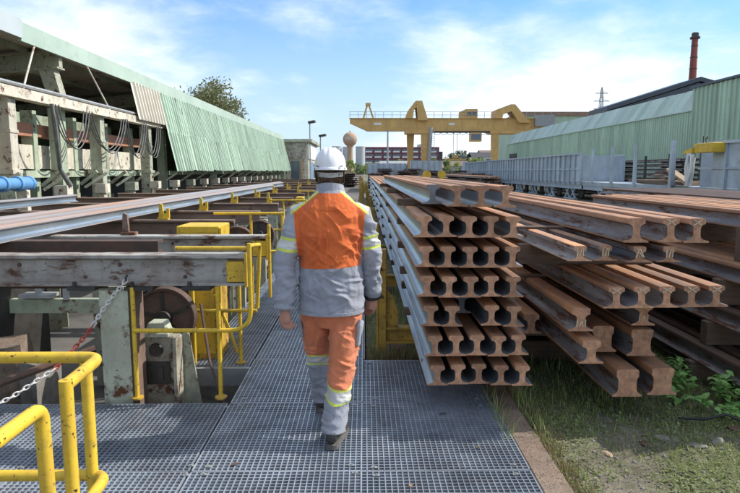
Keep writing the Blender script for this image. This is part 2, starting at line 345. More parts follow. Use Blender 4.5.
# ------------------------------------------------------------------ ground
def ground():
    xs = [-3000,-800,-300,-120,-60,-30,-20,-14,-10,-8,-6,-5,-4,-3.2,-2.5,-1.8,-1.2,-0.6,0.0,0.02,0.2,0.4,0.6,0.8,0.935,0.95]
    x = 1.0
    while x < 3.2: xs.append(round(x, 3)); x += 0.05
    xs += [3.6,4.2,5,6,8,10,13,17,22,30,45,70,120,300,800,3000]
    ys = [-60,-20,-6,-2,0,1,1.6]; y = 2.0
    while y < 7.5:
        ys.append(round(y, 3)); y += 0.06
    ys += [8,9,10,12,14,17,21,26,32,40,50,65,80,110,160,260,500,1200,3500]; ys += [5.34, 5.355]; ys = sorted(ys)
    def h(x, y):
        xb = 0.94 if y < 5.35 else 0.01
        if x > xb:
            if x < 3.3 and y < 9: return -0.06 + 0.035*noise.noise((x*1.7, y*1.7, 3)) + 0.014*noise.noise((x*9, y*9, 1))
            return -0.06
        f = min(1, max(0, (y-60)/40)); return -0.46*(1-f) - 0.06*f
    mb = MB(); nx = len(xs)
    vs = [(x, y, h(x, y)) for y in ys for x in xs]
    fs = [(j*nx+i, j*nx+i+1, (j+1)*nx+i+1, (j+1)*nx+i) for j in range(len(ys)-1) for i in range(nx-1)]
    mb.add(vs, fs)
    o = link('ground', mb.mesh('ground', M['ground'], 50), (0, 0, 0)); tag(o, kind='structure')
ground()

# ------------------------------------------------------------------ grating walkway
def grating_mesh(w, d, name):
    mb = MB(); p = 0.0335; t = 0.0028
    n = round(w/p)
    for i in range(n+1):
        x = -w/2 + i*(w/n); e = t*(1.4 if i in (0, n) else 1); mb.box(x-e, x+e, -d/2, d/2, -0.034, 0.001 if i in (0, n) else 0)
    n = round(d/p)
    for i in range(n+1):
        y = -d/2 + i*(d/n); e = t*(1.4 if i in (0, n) else 1); mb.box(-w/2, w/2, y-e, y+e, -0.030, -0.0015)
    return mb.mesh(name, [M['galv']], fix=False)
walk = thing('walkway', None, None, (0, 0, 0), kind='structure')
g_full = grating_mesh(0.962, 0.992, 'grating_panel'); g_half = grating_mesh(0.50, 0.992, 'grating_panel')
def panel(me, x, y, dz=0.0, rx=0.0):
    o = link('grating_panel', me, (x, y, dz), walk); o.rotation_euler = (rx, rng.uniform(-.002,.002), rng.uniform(-.003,.003))
for j, y in enumerate((0.74, 1.74, 2.73, 3.735)):
    for i, x in enumerate((-3.94,-2.96,-1.98+0.495-0.01, -0.495, 0.455)):
        x = (-3.455,-2.47,-1.484,-0.498,0.464)[i]
        panel(g_full, x, y, rng.uniform(-.004,.002), rng.uniform(-.003,.003))
panel(g_full, 0.464, 4.735, -.003); panel(g_full, -0.498, 4.745, 0.006, R(0.5))
for k in range(26):
    y = 5.755 + k*1.0
    panel(g_full, -0.498, y, rng.uniform(-.004,.002)); panel(g_half, -1.26, y-0.18, rng.uniform(-.004,.002))
mb = MB()
mb.box(-4.0,0.945,4.236,4.30,-0.22,-0.04)
mb.box(-4.0,0.945,2.20,2.26,-0.22,-0.04); mb.build('support_beam', M['dark_steel'], walk)
mb = MB(); mb.box(-1.53,-0.98,5.03,5.07,-0.16,-0.005); mb.build('edge_channel', M['galv_dull'], walk)
mb = MB(); mb.box(-0.985,-0.945,4.30,31,-0.20,-0.045); mb.build('support_beam', M['dark_steel'], walk)
mb = MB(); mb.box(-0.005,0.004,5.27,31,-0.20,-0.002); mb.build('edge_channel', M['galv_dull'], walk)
mb = MB(); mb.box(-0.02,0.0,1,5.25,-0.20,-0.045); mb.build('support_beam', M['dark_steel'], walk)
mb = MB(); mb.box(0.0,0.945,5.245,5.265,-0.20,-0.01); mb.build('edge_channel', M['galv_dull'], walk)

clip = MB(); clip.box(-.018,.018,-.009,.009,-.004,.0015); clip.box(-.005,.005,-.005,.005,.0015,.006); clip_me = clip.mesh('saddle_clip', M['galv_dull'])
for x in (-1.99,-1.0,-.905,-.06,.06,.86):
    for y in (2.30,2.62,3.19,3.28,4.17,4.30,5.16):
        if y > 4.2 and x < -.95: continue
        o = link('saddle_clip', clip_me, (x + rng.uniform(-.02,.02), y + rng.uniform(-.02,.02), .003), walk); o.rotation_euler = (0, 0, rng.uniform(-.2,.2))
kerb = thing('kerb', None, None, (1.03, 3, -0.2), kind='structure')
y = -1.2
for k in range(8):
    L = 1.62; mb = MB(); dz = rng.uniform(-.008,.006)
    nseg = 14; pts = []
    for i in range(nseg):
        for (u, w_) in ((0.953, 0), (1.115, 1)):
            yy = y + 0.006 + (L-0.012)*i/(nseg-1)
            pts.append((u + 0.007*noise.noise((yy*5, w_*9, 2)), yy, 0.0 + dz + 0.005*noise.noise((yy*7, w_*4, 8))))
    mb.v = [p for p in pts] + [(p[0], p[1], -0.22) for p in pts]; n2 = len(pts)
    for i in range(nseg-1):
        a = 2*i
        mb.f += [(a, a+1, a+3, a+2), (a, a+2, n2+a+2, n2+a), (a+1, n2+a+1, n2+a+3, a+3)]
    mb.f += [(0, n2, n2+1, 1), (n2-2, n2-1, 2*n2-1, 2*n2-2)]; mb.m = [0]*len(mb.f)
    mb.build('kerb_stone', M['concrete'], kerb, bevel=0.006); y += L

# ------------------------------------------------------------------ long pale green shed on the left
shed = thing('production_shed', 'long pale green clad shed with open end, left of the rail beds', 'shed', (-11, 36, -0.46))
def sheet_mesh(name, width, p_top, p_bot, mat, ribs=3, depth=0.085, dirn=1, axis='y'):
    """trapezoid-ribbed cladding sheet running along Y; p_top / p_bot are (x, z); ribs stand out along +x*dirn"""
    prof = []; rw = width/ribs
    for i in range(ribs):
        a = i*rw
        prof += [(a, 0), (a+rw*0.55, 0), (a+rw*0.64, depth), (a+rw*0.88, depth), (a+rw*0.97, 0)]
    prof.append((width+0.03, 0)); t = 0.006
    mb = MB(); n = len(prof); vs = []
    for (px, pz) in (p_top, p_bot):
        for th in (0, -t):
            vs += [(px + (d+th)*dirn, y, pz) for (y, d) in prof]
    fs = []
    for i in range(n-1):
        fs += [(i, i+1, 2*n+i+1, 2*n+i), (n+i, 3*n+i, 3*n+i+1, n+i+1), (i, n+i, n+i+1, i+1), (2*n+i, 2*n+i+1, 3*n+i+1, 3*n+i)]
    fs += [(0, 2*n, 3*n, n), (n-1, 2*n-1, 4*n-1, 3*n-1)]
    mb.add(vs, fs); return mb.mesh(name, mat)
up = sheet_mesh('cladding_sheet', 0.9, (-8.02,4.74), (-7.68,3.18), M['clad_green'])
lo = sheet_mesh('cladding_sheet', 0.9, (-7.70,3.24), (-7.37,1.72), M['clad_green'])
be = sheet_mesh('cladding_sheet', 0.9, (-8.00,4.74), (-7.74,3.46), M['clad_beige'])
for k in range(40):
    y = 23.9 + k*0.905
    a = link('cladding_sheet', up, (rng.uniform(-.02,.02), y, 0), shed); b = link('cladding_sheet', lo, (0.03+rng.uniform(-.03,.03), y, rng.uniform(-.05,.04)), shed)
    a.rotation_euler = (R(rng.uniform(-1,1)*.4), 0, R(rng.uniform(-.5,.5))); b.rotation_euler = (R(rng.uniform(-1,1)*.5), 0, R(rng.uniform(-.6,.6)))
for k in range(3): link('cladding_sheet', be, (0, 21.15+k*0.905, 0), shed)
mb = MB(); mb.box(-8.06,-7.98,14.55,60.4,4.70,5.14); mb.build('fascia', M['fascia'], shed)
mb = MB(); mb.box(-8.03,-7.95,-6,14.57,4.76,5.20); mb.build('fascia', M['fascia_pale'], shed)
mb = MB(); mb.prism([(-8.061,5.06),(-8.061,5.10),(-15,4.46),(-15,4.42)], 'y', -6, 60.4); mb.build('roof', M['soffit'], shed)
for k in range(20):   # ribs of the roof lining, running across
    pass
for k in range(44):
    mb = MB(); y0 = -5.9 + k*1.5
    mb.prism([(-8.07,4.985),(-8.07,5.055),(-14.9,4.42),(-14.9,4.35)], 'y', y0, y0+1.44)
    mb.build('roof_sheet', M['soffit'], shed)
for i in range(5):
    xx = -8.9 - i*1.3; zz = 4.985 - (xx+8.07)*-0.0931
    mb = MB(); mb.box(xx-.04, xx+.04, -5, 60, zz-0.14, zz-0.003); mb.build('purlin', M['machine_green'], shed)
for y in (8.2, 16.6, 25, 33.4, 41.8, 50.2, 58.6):
    mb = MB(); mb.prism([(-8.1,4.83),(-8.1,4.42),(-14.9,3.80),(-14.9,4.20)], 'y', y-.09, y+.09); mb.prism([(-8.1,4.86),(-8.1,4.82),(-14.9,4.19),(-14.9,4.23)],'y',y-.2,y+.2)
    mb.prism([(-8.1,4.43),(-8.1,4.39),(-14.9,3.77),(-14.9,3.81)],'y',y-.2,y+.2); mb.build('rafter', M['pale_green'], shed)
    mb = MB(); mb.prism([(-8.25,4.40),(-8.62,4.36),(-8.36,3.4),(-8.0,3.4)], 'y', y-.16, y+.16); mb.build('knee', M['pale_green'], shed)
    mb = MB(); mb.box(-8.45,-8.15,y-.17,y+.17,-.45,3.36); mb.build('column', M['machine_green'], shed)
for (a, b) in (((-8.02,15.2,4.75),(-7.93,14.4,3.6)), ((-8.02,17.9,4.75),(-7.93,19.2,3.58)), ((-8.02,11.0,4.75),(-7.93,11.9,3.6))):
    mb = MB(); mb.tube([a, b], 0.026, 8); mb.build('tie_rod', M['cream'], shed, 40)
mb = MB(); mb.box(-8.02,-7.86,-5,23.7,3.36,3.58); mb.box(-8.1,-7.80,-5,23.7,3.33,3.359); mb.build('crane_girder', M['cream'], shed)
mb = MB(); mb.tube([(-7.93,-5,3.66),(-7.93,23.6,3.66)], 0.045, 8); mb.build('conduit', M['galv_dull'], shed, 40)
mb = MB(); mb.box(-15.05,-14.95,-6,60.4,-.46,4.5); mb.build('back_wall', M['machine_green'], shed)
mb = MB(); mb.box(-15,-7.9,60.2,60.35,-.46,4.72); mb.build('end_wall', M['clad_green'], shed)
for y in (13.9, 18.6, 22.7, 9.5):
    mb = MB(); mb.box(-8.28,-7.94,y-.15,y+.15,-.45,3.325); mb.box(-8.36,-7.90,y-.2,y+.2,1.62,1.72); mb.box(-8.32,-7.92,y-.17,y+.17,2.55,2.62)
    mb.build('column', M['cream'] if y < 14 else M['pale_green'], shed)
# machinery standing inside the shed
mach = thing('rolling_machine', 'green and cream steel machine frame inside open end of left shed', 'machine', (-9.2, 16, -0.46))
mb = MB(); mb.box(-8.95,-8.6,3,23.5,2.58,2.90); mb.build('red_crossbeam', M['red_beam'], mach)
mb = MB(); mb.box(-9.4,-8.62,3,23.6,1.74,2.36); mb.build('side_panel', M['cream'], mach)
for k in range(9):
    y = 5.0 + k*2.2
    mb = MB(); mb.box(-8.90,-8.58,y-.1,y+.1,-.44,3.25); mb.build('upright', M['machine_green'], mach)
    mb = MB(); mb.bar((-8.5,y,1.3),(-8.0,y,1.68),.07,.09); mb.build('bracket', M['pale_green'], mach)
for k in range(22):
    y = 6.5 + k*2.3
    mb = MB(); mb.box(-7.95,-7.62,y-.16,y+.16,1.05,1.32); mb.box(-7.85,-7.7,y-.08,y+.08,-.46,1.05); mb.build('foot_block', M['cream'] if k % 3 else M['pale_green'], mach)
    mb = MB(); mb.bar((-8.3,y,1.2),(-7.7,y+.2,1.64),.06,.08); mb.build('bracket', M['pale_green'], mach)
mb = MB(); mb.box(-9.2,-8.45,3,60,1.52,1.70); mb.build('bottom_girder', M['machine_green'], mach)
mb = MB(); mb.box(-9.4,-9.2,3,60,-.45,1.5); mb.build('dark_void_sheet', M['black'], mach)  # black sheet added to stand for the shade of the void below the shed
mb = MB(); mb.box(-9.7,-9.5,3,23,2.95,3.3); mb.build('inner_girder', M['machine_green'], mach)
# festoon cables
fest = [(15.3,17.0,0.95),(17.15,19.6,1.0),(19.7,21.4,1.1),(21.4,22.9,1.05)]
for i, (a, b, d) in enumerate(fest):
    for j in range(3):
        mb = MB(); pts = []
        for k in range(17):
            t = k/16; pts.append((-7.74+0.05*j, a + (b-a)*t + 0.06*j, 3.34 - (d+.06*j)*(1-(2*t-1)**2)**0.75))
        mb.tube(pts, 0.017, 6); o = mb.build('hanging_cable', M['cable'], None, 60)
        tag(o, f'grey {("outer","middle","inner")[2-j]} cable of {ORD[i]} festoon loop from left under shed girder', 'cable', 'festoon cables under the shed girder')
mb = MB(); mb.tube([(-7.72,15.25,3.34),(-7.7,15.3,2.6),(-7.7,15.4,1.75),(-7.6,15.7,1.3)], [.05,.05,.05,.07], 8); mb.tube([(-7.66,15.15,3.3),(-7.62,15.2,2.8),(-7.64,15.35,1.75)], .03, 6)
tag(mb.build('cable_drop', M['cable'], None, 60), 'thick grey cable bundle hanging straight down beside the festoon loops', 'cable')
cyl = thing('blue_cylinder', 'light blue horizontal pipe cylinder at the left edge by the shed', 'cylinder', (-6.5, 10.5, 1.2))
mb = MB(); mb.lathe([(0.10,9.0),(0.115,9.01),(0.115,11.35),(0.11,11.36)], (-6.5,0,1.45), 18, axis='y'); mb.build('barrel', M['blue'], cyl, 40)
for y in (9.6,10.9,11.36,11.75): 
    mb = MB(); mb.lathe([(0.14,y-.04),(0.145,y-.035),(0.145,y+.035),(0.14,y+.04)], (-6.5,0,1.45), 18, axis='y'); mb.build('flange', M['blue'], cyl, 40)
mb = MB(); mb.lathe([(0.125,11.40),(0.13,11.41),(0.13,11.71),(0.09,11.9)], (-6.5,0,1.45), 18, axis='y'); mb.build('end_cap', M['blue'], cyl, 40)
for y in (10.2,11.55):
    mb = MB(); mb.box(-6.6,-6.4,y-.06,y+.06,-.46,1.33); mb.build('saddle', M['cream'], cyl)

# ------------------------------------------------------------------ small office and lamps at the end of the shed
off = thing('office_building', 'small flat roofed office with weathered grey panel and blue door past left shed', 'building', (-6.9, 66, -0.1))
mb = MB(); mb.box(-8.9,-5.6,61.0,72,-.3,4.55); mb.build('wall', M['cream'], off)
mb = MB(); mb.box(-9.2,-5.2,60.6,72.4,4.56,4.85); mb.build('roof', M['pale_green'], off)
mb = MB(); mb.box(-7.6,-5.9,60.86,60.96,2.9,4.5); mb.build('weathered_panel', M['beam_grey'], off)
mb = MB(); mb.box(-5.596,-5.5,61.0,71.5,2.9,4.5); mb.build('white_band', M['white'], off)
mb = MB(); mb.box(-5.596,-5.56,63.4,66.0,-.1,2.6); mb.build('door', M['blue'], off)
mb = MB(); mb.box(-5.596,-5.57,67,71,.9,2.5); mb.build('window', M['glass'], off)
mb = MB(); mb.box(-7.3,-6.5,60.9,60.99,-.1,2.7); mb.build('door', M['glass'], off)
mb = MB(); mb.box(-6.35,-6.15,60.8,60.95,-.3,2.9); mb.build('post', M['wood_pale'], off)
def lamp(x, y, h, label, w=.5):
    l = thing('yard_lamp', label, 'lamp', (x, y, -0.1), 'yard floodlights')
    mb = MB(); mb.tube([(x,y,-.2),(x,y,h-.15)], [.09,.06], 8); mb.build('pole', M['galv_dull'], l, 40)
    mb = MB(); mb.bar((x-.1,y-.1,h),(x+w,y-.25,h+.12),.5,.22); mb.build('lamp_head', M['dark_steel'], l)
    mb = MB(); mb.box(x-.05,x+.05,y-.05,y+.05,h-.2,h-.02); mb.build('bracket', M['galv_dull'], l)
lamp(-5.45, 61.5, 6.5, 'taller yard floodlight on a pole in front of the office', .55)
lamp(-4.75, 66.5, 5.45, 'shorter yard floodlight on a pole to the right of the office', .6)

# ------------------------------------------------------------------ green shed on the right
rs = thing('warehouse', 'long green ribbed warehouse with sloping upper cladding behind the grey wagons', 'building', (24, 66, -0.06))
wl_ = sheet_mesh('wall_sheet', 1.0, (22.0,5.75), (22.0,-0.06), M['shed_green'], 3, .05, -1)
rf_ = sheet_mesh('roof_sheet', 1.0, (22.95,7.25), (21.93,5.72), M['shed_roof'], 3, .05, -1)
for k in range(53):
    y = 40.3 + k
    link('wall_sheet', wl_, (0, y, 0), rs)
    link('roof_sheet', rf_, (0, y, rng.uniform(-.02,.02)), rs)
mb = MB(); mb.prism([(22.1,-.06),(22.1,5.7),(23.05,7.2),(30,8.0),(30,-.06)], 'y', 40.35, 93.2); mb.build('inner_wall', M['shed_green'], rs)
mb = MB(); mb.box(21.85,21.93,87,91,3.1,4.2); mb.build('window', M['black'], rs)
mb = MB(); mb.box(21.86,21.96,40.3,93.3,5.66,5.74); mb.build('gutter', M['shed_roof'], rs)
ns = thing('tall_warehouse', 'taller plain green ribbed warehouse end wall at the right edge', 'building', (26, 30, -0.06))
nl = sheet_mesh('wall_sheet', 1.0, (21.7,7.05), (21.7,-0.06), M['shed_green'], 2, .09, -1)
for k in range(24): link('wall_sheet', nl, (0, 16.2+k, 0), ns)
mb = MB(); mb.box(21.8,31,16.2,40.2,-.06,7.0); mb.build('inner_wall', M['shed_green'], ns)
mb = MB(); mb.prism([(21.5,7.06),(21.5,7.20),(31,8.9),(31,8.76)], 'y', 16, 40.3); mb.build('roof', M['dark_blue'], ns)
db = thing('dark_hall', 'dark blue gabled hall rising behind the green warehouse', 'building', (46, 83, -0.06))
mb = MB(); mb.prism([(32.2,-.06),(32.2,9.5),(44,13.2),(58,9),(58,-.06)], 'y', 80.4, 86); mb.build('wall', M['dark_blue'], db)
mb = MB(); mb.prism([(31.9,9.55),(31.9,10.1),(44,13.9),(58.4,10.1),(58.4,9.55),(44,13.35)], 'y', 80, 86.4); mb.build('roof', M['dark_blue'], db)
bb = thing('brown_roof_hall', 'green hall with flat brown roof beyond the warehouse', 'building', (42, 135, -0.06))
mb = MB(); mb.box(33.2,52,125.3,150,-.06,12.9); mb.build('wall', M['shed_green'], bb)
mb = MB(); mb.box(32.6,52.6,125,150.5,12.91,13.75); mb.build('roof', M['beam_brown'], bb)
ch = thing('chimney', 'tall dark red brick chimney with collar behind the dark hall', 'chimney', (59.4, 111, -0.06))
mb = MB(); mb.lathe([(0.95,-.06),(0.66,17),(0.52,25.2)], (59.5,111,0), 20); mb.build('shaft', M['brick_red'], ch, 40)
mb = MB(); mb.lathe([(0.52,25.2),(0.85,25.25),(0.85,25.55),(0.6,25.6),(0.6,26.2),(0.5,26.3)], (59.5,111,0), 20); mb.build('collar', M['dark_steel'], ch, 40)
for z in (12,14,16,18,20,22,24):
    r = .95-.3*z/17 if z < 17 else .66-.14*(z-17)/8.2
    mb = MB(); mb.lathe([(r+.02,z-.06),(r+.07,z-.05),(r+.07,z+.05),(r+.02,z+.06)], (59.5,111,0), 20); mb.build('hoop', M['dark_steel'], ch, 40)
mb = MB(); mb.tube([(58.75,110.5,0),(58.95,110.5,25)], .05, 5); mb.build('ladder_rail', M['dark_steel'], ch)
# pylon
py = thing('power_pylon', 'lattice power pylon on the skyline left of the dark hall', 'pylon', (155.5, 400, -0.06))
mb = MB()
lv = [(0,3.4),(12,2.8),(24,2.1),(34,1.5),(42,1.1),(48,0.9),(53,0.6),(56,0.1)]
for (z0,a),(z1,b) in zip(lv, lv[1:]):
    for sx in (-1,1):
        for sy in (-1,1): mb.bar((155.5+sx*a,400+sy*a,z0),(155.5+sx*b,400+sy*b,z1),.3,.3)
    for sy in (-1,1):
        mb.bar((155.5-a,400+sy*a,z0),(155.5+b,400+sy*b,z1),.2,.2); mb.bar((155.5+a,400+sy*a,z0),(155.5-b,400+sy*b,z1),.2,.2)
mb.build('lattice', M['galv_dull'], py)
for z, w in ((52,4.2),(47,5.2),(42,5.0)):
    mb = MB(); mb.bar((155.5-w,400,z),(155.5+w,400,z),.5,.35); mb.bar((155.5-w,400,z),(155.5,400,z+1.3),.25,.25); mb.bar((155.5+w,400,z),(155.5,400,z+1.3),.25,.25); mb.build('crossarm', M['galv_dull'], py)

# ------------------------------------------------------------------ gantry crane
cr = thing('gantry_crane', 'large ochre gantry crane spanning the far end of the yard', 'crane', (15, 110, -0.06))
Y = 110.0
mb = MB(); mb.prism([(-2.5,10.98),(-2.5,10.2),(0.6,8.8),(34,8.8),(34,10.98)], 'y', Y-.9, Y+.9); mb.build('girder', M['crane_yellow'], cr)
mb = MB(); mb.box(-2.6,34,Y-1.15,Y+1.1,10.985,11.06); mb.build('walkboard', M['crane_yellow'], cr)
mb = MB(); mb.box(12,34,Y-1.2,Y-.92,8.45,8.75); mb.build('cable_tray', M['dark_steel'], cr)
mb = MB()
for k in range(25):
    x = -2.5 + k*1.5; mb.bar((x,Y-1.1,11.06),(x,Y-1.1,12.15),.07,.07)
for z in (11.6, 12.15): mb.bar((-2.6,Y-1.1,z),(34,Y-1.1,z),.06,.06)
mb.build('railing', M['galv_dull'], cr)
mb = MB(); mb.bar((-.1,Y,11.0),(.6,Y,13.4),.3,.3); mb.bar((1.7,Y,11.0),(.9,Y,13.4),.3,.3); mb.box(.3,1.2,Y-.6,Y+.6,13.3,13.75); mb.build('head_frame', M['crane_yellow'], cr)
hump = [(7.4,10.99),(7.9,12.4),(8.9,13.7),(9.2,14.0),(10.3,14.0),(11.2,11.0),(9.9,11.0),(9.4,12.9),(8.9,12.6),(8.7,11.0)]
mb = MB(); mb.prism([(9.2,14.0),(10.3,14.0),(11.4,10.6),(9.6,10.6)], 'y', Y-1.8, Y-.95); mb.prism([(9.2,14.0),(10.3,14.0),(11.4,10.6),(9.6,10.6)], 'y', Y+.95, Y+1.8)
mb.prism(hump, 'y', Y-1.75, Y+1.75); mb.build('portal_head', M['crane_yellow'], cr)
hump2 = [(23.2,10.99),(23.3,12.4),(26.0,13.4),(26.8,13.4),(29.6,10.2),(27.6,10.2),(26.2,12.2),(24.7,11.7),(24.6,10.99)]
mb = MB(); mb.prism(hump2, 'y', Y-1.8, Y+1.8); mb.build('portal_head', M['crane_yellow'], cr)
for x, w0, w1, yy, nm in ((8.5,1.35,.75,Y+1.4,'crane_yellow'), (10.9,1.5,.9,Y-1.5,'crane_yellow'), (23.4,1.3,1.0,Y-1.4,'crane_yellow'), (28.6,1.2,.9,Y+1.4,'crane_yellow')):
    mb = MB(); mb.prism([(x-w1/2,-.06),(x+w1/2,-.06),(x+w0/2,8.75),(x-w0/2,8.75)], 'y', yy-.45, yy+.45); mb.build('leg', M[nm], cr)
mb = MB(); mb.box(7.4,12,Y-2.1,Y+2.0,8.3,8.79); mb.build('leg_bracket', M['crane_yellow'], cr)
mb = MB(); mb.box(22.5,29.4,Y-2.0,Y+2.0,8.3,8.79); mb.build('leg_bracket', M['crane_yellow'], cr)
mb = MB(); mb.tube([(11.4,Y-2.1,0),(11.9,Y-2.1,9.4)], .32, 8); mb.build('downpipe', M['galv_dull'], cr, 40)
mb = MB(); mb.box(17.2,20.3,Y-1.0,Y+1.0,11.07,12.2); mb.prism([(17.2,12.2),(18.2,12.65),(20.3,12.65),(20.3,12.2)],'y',Y-1,Y+1); mb.build('trolley_house', M['crane_yellow'], cr)
mb = MB(); mb.box(18.4,19.2,Y-1.04,Y-1.0,11.5,12.1); mb.box(19.35,20.15,Y-1.04,Y-1.0,11.5,12.1); mb.build('trolley_window', M['glass'], cr)
cabp = MB(); cabp.box(18.9,20.9,Y-2.2,Y-.7,6.9,8.44); cb = cabp.build('operator_cab', M['crane_yellow'], cr)
mb = MB(); mb.box(19.05,20.75,Y-2.24,Y-2.21,7.2,8.2); mb.build('cab_window', M['glass'], cb)
mb = MB(); mb.box(30.5,34,Y-1.6,Y-.92,9.6,11.5); mb.build('equipment_box', M['galv_dull'], cr)
for k in range(12):
    x = 1.2 + k*2.75
    mb = MB(); mb.box(x-.06,x+.06,Y-.955,Y-.903,8.85,10.9); mb.build('stiffener', M['crane_yellow'], cr)
mb = MB()
for k in range(22): mb.bar((11.95,Y-2.1,.6+k*.38),(12.5,Y-2.1,.6+k*.38),.05,.05)
mb.bar((11.95,Y-2.1,0),(11.95,Y-2.1,9.2),.07,.07); mb.bar((12.5,Y-2.1,0),(12.5,Y-2.1,9.2),.07,.07); mb.build('ladder', M['galv_dull'], cr)
for x in (16.2,16.9):
    mb = MB(); mb.tube([(x,Y,8.8),(x,Y,4.6)], .04, 5); mb.build('hoist_rope', M['dark_steel'], cr)
mb = MB(); mb.box(16.0,17.1,Y-.3,Y+.3,4.0,4.6); mb.box(14.5,18.6,Y-.15,Y+.15,3.6,3.9); mb.build('hook_block', M['crane_yellow'], cr)
mb = MB()
for k in range(9):
    x = 12.6 + k*1.15; mb.tube([(x,Y-1.1,8.45),(x+.2,Y-1.1,8.2),(x+.55,Y-1.1,8.12),(x+.9,Y-1.1,8.2),(x+1.1,Y-1.1,8.45)], .05, 5)
mb.build('cable_loops', M['cable'], cr, kind='stuff')
mb = MB(); mb.box(1.8,3.1,Y-.93,Y-.905,9.85,10.25); mb.build('name_plate', M['white'], cr)
mb = MB(); mb.box(15.2,16.2,Y-.93,Y-.905,9.85,10.2); mb.build('name_plate', M['white'], cr)

# ------------------------------------------------------------------ water tower, silos, far building
wt = thing('water_tower', 'tan spherical water tower with white letters on the skyline', 'water tower', (-5.94, 260, -0.06))
prof = [(1.7,-.06),(1.25,8),(1.15,11.4),(1.5,12.4)]
for k in range(5, 25): 
    a = -math.pi/2 + math.pi*k/24; prof.append((max(0.001, 3.05*math.cos(a)), 15.1+3.05*math.sin(a)))
mb = MB(); mb.lathe(prof, (-5.94,260,0), 32); mb.build('tank', M['tan'], wt, 60)
mb = MB(); mb.tube([(-5.94,260,18.1),(-5.94,260,18.7)], .2, 6); mb.build('vent', M['dark_steel'], wt)
def on_sphere(u, v):
    a = u/3.05; b = v/3.05; r = 3.08
    return (-5.94+r*math.sin(a)*math.cos(b), 260-r*math.cos(a)*math.cos(b), 15.3+r*math.sin(b))
def strokes(lines, u0, name):
    mb = MB()
    for (a, b, c, d) in lines: mb.bar(on_sphere(u0+a, b), on_sphere(u0+c, d), .22, .22)
    mb.build(name, M['white'], wt)
strokes([(0,-.6,0,.6),(0,.55,.65,.55),(0,0,.5,0)], -1.75, 'letter')
strokes([(0,-.6,0,.6),(0,.55,.6,.55),(0,0,.5,0),(0,-.55,.6,-.55)], -.65, 'letter')
strokes([(0,-.6,0,.6),(0,.55,.5,.45),(.5,.45,.65,0),(.65,0,.5,-.45),(.5,-.45,0,-.55)], .45, 'letter')
strokes([(0,-.6,0,.6)], 1.75, 'letter')
for i, (x, r, z, lb) in enumerate(((-1.75,2.3,13.4,'pale grey silo right of the water tower'),(-8.2,2.3,13.2,'grey silo left of the water tower'),(-13.4,2.4,13.5,'grey silo farthest left behind the helmet'))):
    s = thing('silo', lb, 'silo', (x, 300, -.06), 'silos by the water tower')
    mb = MB(); mb.lathe([(r,-.06),(r,z)], (x,300,0), 24); mb.build('shell', M['silo'], s, 40)
    mb = MB(); mb.lathe([(r+.1,z+.01),(r+.1,z+.25),(.05,z+.8)], (x,300,0), 24); mb.build('cap', M['silo'], s, 40)
mr = thing('maroon_building', 'long maroon building with white window bands on the skyline', 'building', (20, 338, -.06))
mb = MB(); mb.box(0,41,330,346,-.06,14.6); mb.build('wall', M['maroon'], mr)
mb = MB(); mb.box(30,35,332,344,14.61,16.2); mb.build('roof_box', M['silo'], mr)
mb = MB(); mb.box(41.01,43,331,345,-.06,12.2); mb.build('annex', M['dark_blue'], mr)
for fl in range(3):
    for k in range(8):
        x = .8 + k*5.0; z = 5.9 + fl*2.9
        mb = MB(); mb.box(x, x+3.7, 329.85, 329.99, z, z+.75); mb.build('spandrel', M['white'], mr)
        mb = MB(); mb.box(x, x+4.3, 329.9, 329.995, z+.8, z+1.9); mb.build('window', M['glass'], mr)
# small works buildings below the crane
for i, (x, y, w, d, h, wm, rm, lb) in enumerate(((17,165,9,8,2.6,'cream','beam_brown','low cream works hut under the middle of the crane'),(29,185,12,10,3.2,'silo','beam_brown','grey hut with brown roof right of the crane legs'),
        (40,195,10,9,6.2,'silo','dark_steel','grey gabled house by the right crane leg'),(47,210,12,10,7.4,'tan','beam_brown','tan house with brown roof behind the right crane leg'),(9,175,8,7,3.0,'wagon','galv_dull','low grey hut left of the crane legs'),(60,240,14,12,9.0,'cream','beam_brown','cream house highest on the slope by the warehouse'))):
    b = thing('works_house', lb, 'house', (x, y, -.06), 'small buildings below the crane')
    mb = MB(); mb.box(x-w/2,x+w/2,y,y+d,-.06,h); mb.build('wall', M[wm], b)
    mb = MB(); mb.prism([(y-.4,h-.02),(y+d/2,h+1.6),(y+d+.4,h-.02),(y+d/2,h+1.35)], 'x', x-w/2-.4, x+w/2+.4); mb.build('roof', M[rm], b)
    for k in range(3):
        xx = x-w/2+w*(k+.5)/3; mb = MB(); mb.box(xx-.7,xx+.7,y-.06,y-.005,h-2.0,h-.7); mb.build('window', M['glass'], b)
# hills
def hills(name, Y, x0, x1, f, m):
    mb = MB(); n = 90; vs = []
    for i in range(n+1):
        x = x0 + (x1-x0)*i/n; h = f(x)
        vs += [(x, Y, -1), (x, Y+40, h*.55), (x, Y+130, h)]
        vs += [(x, Y+400, -1)]
    fs = []
    for i in range(n):
        for j in range(3): a = i*4+j; fs.append((a, a+4, a+5, a+1))
    mb.add(vs, fs); o = mb.build(name, m, None, 60); tag(o, kind='structure')
M['hill'] = surf('hill', (0.10,0.14,0.15), (0.075,0.11,0.12), 0.03, 0.4, 0.6, 0.95, grime=0.2, bump=0, amt=0)  # bluish tone paints the distance haze into the hill colour
hills('hill', 900, -900, 1500, lambda x: 13 + 24*math.exp(-((x-225)/80)**2) + 10*math.exp(-((x-420)/120)**2) + 5*noise.noise((x*.012, 2, 0)) + 2.5*noise.noise((x*.06, 5, 0)), M['hill'])
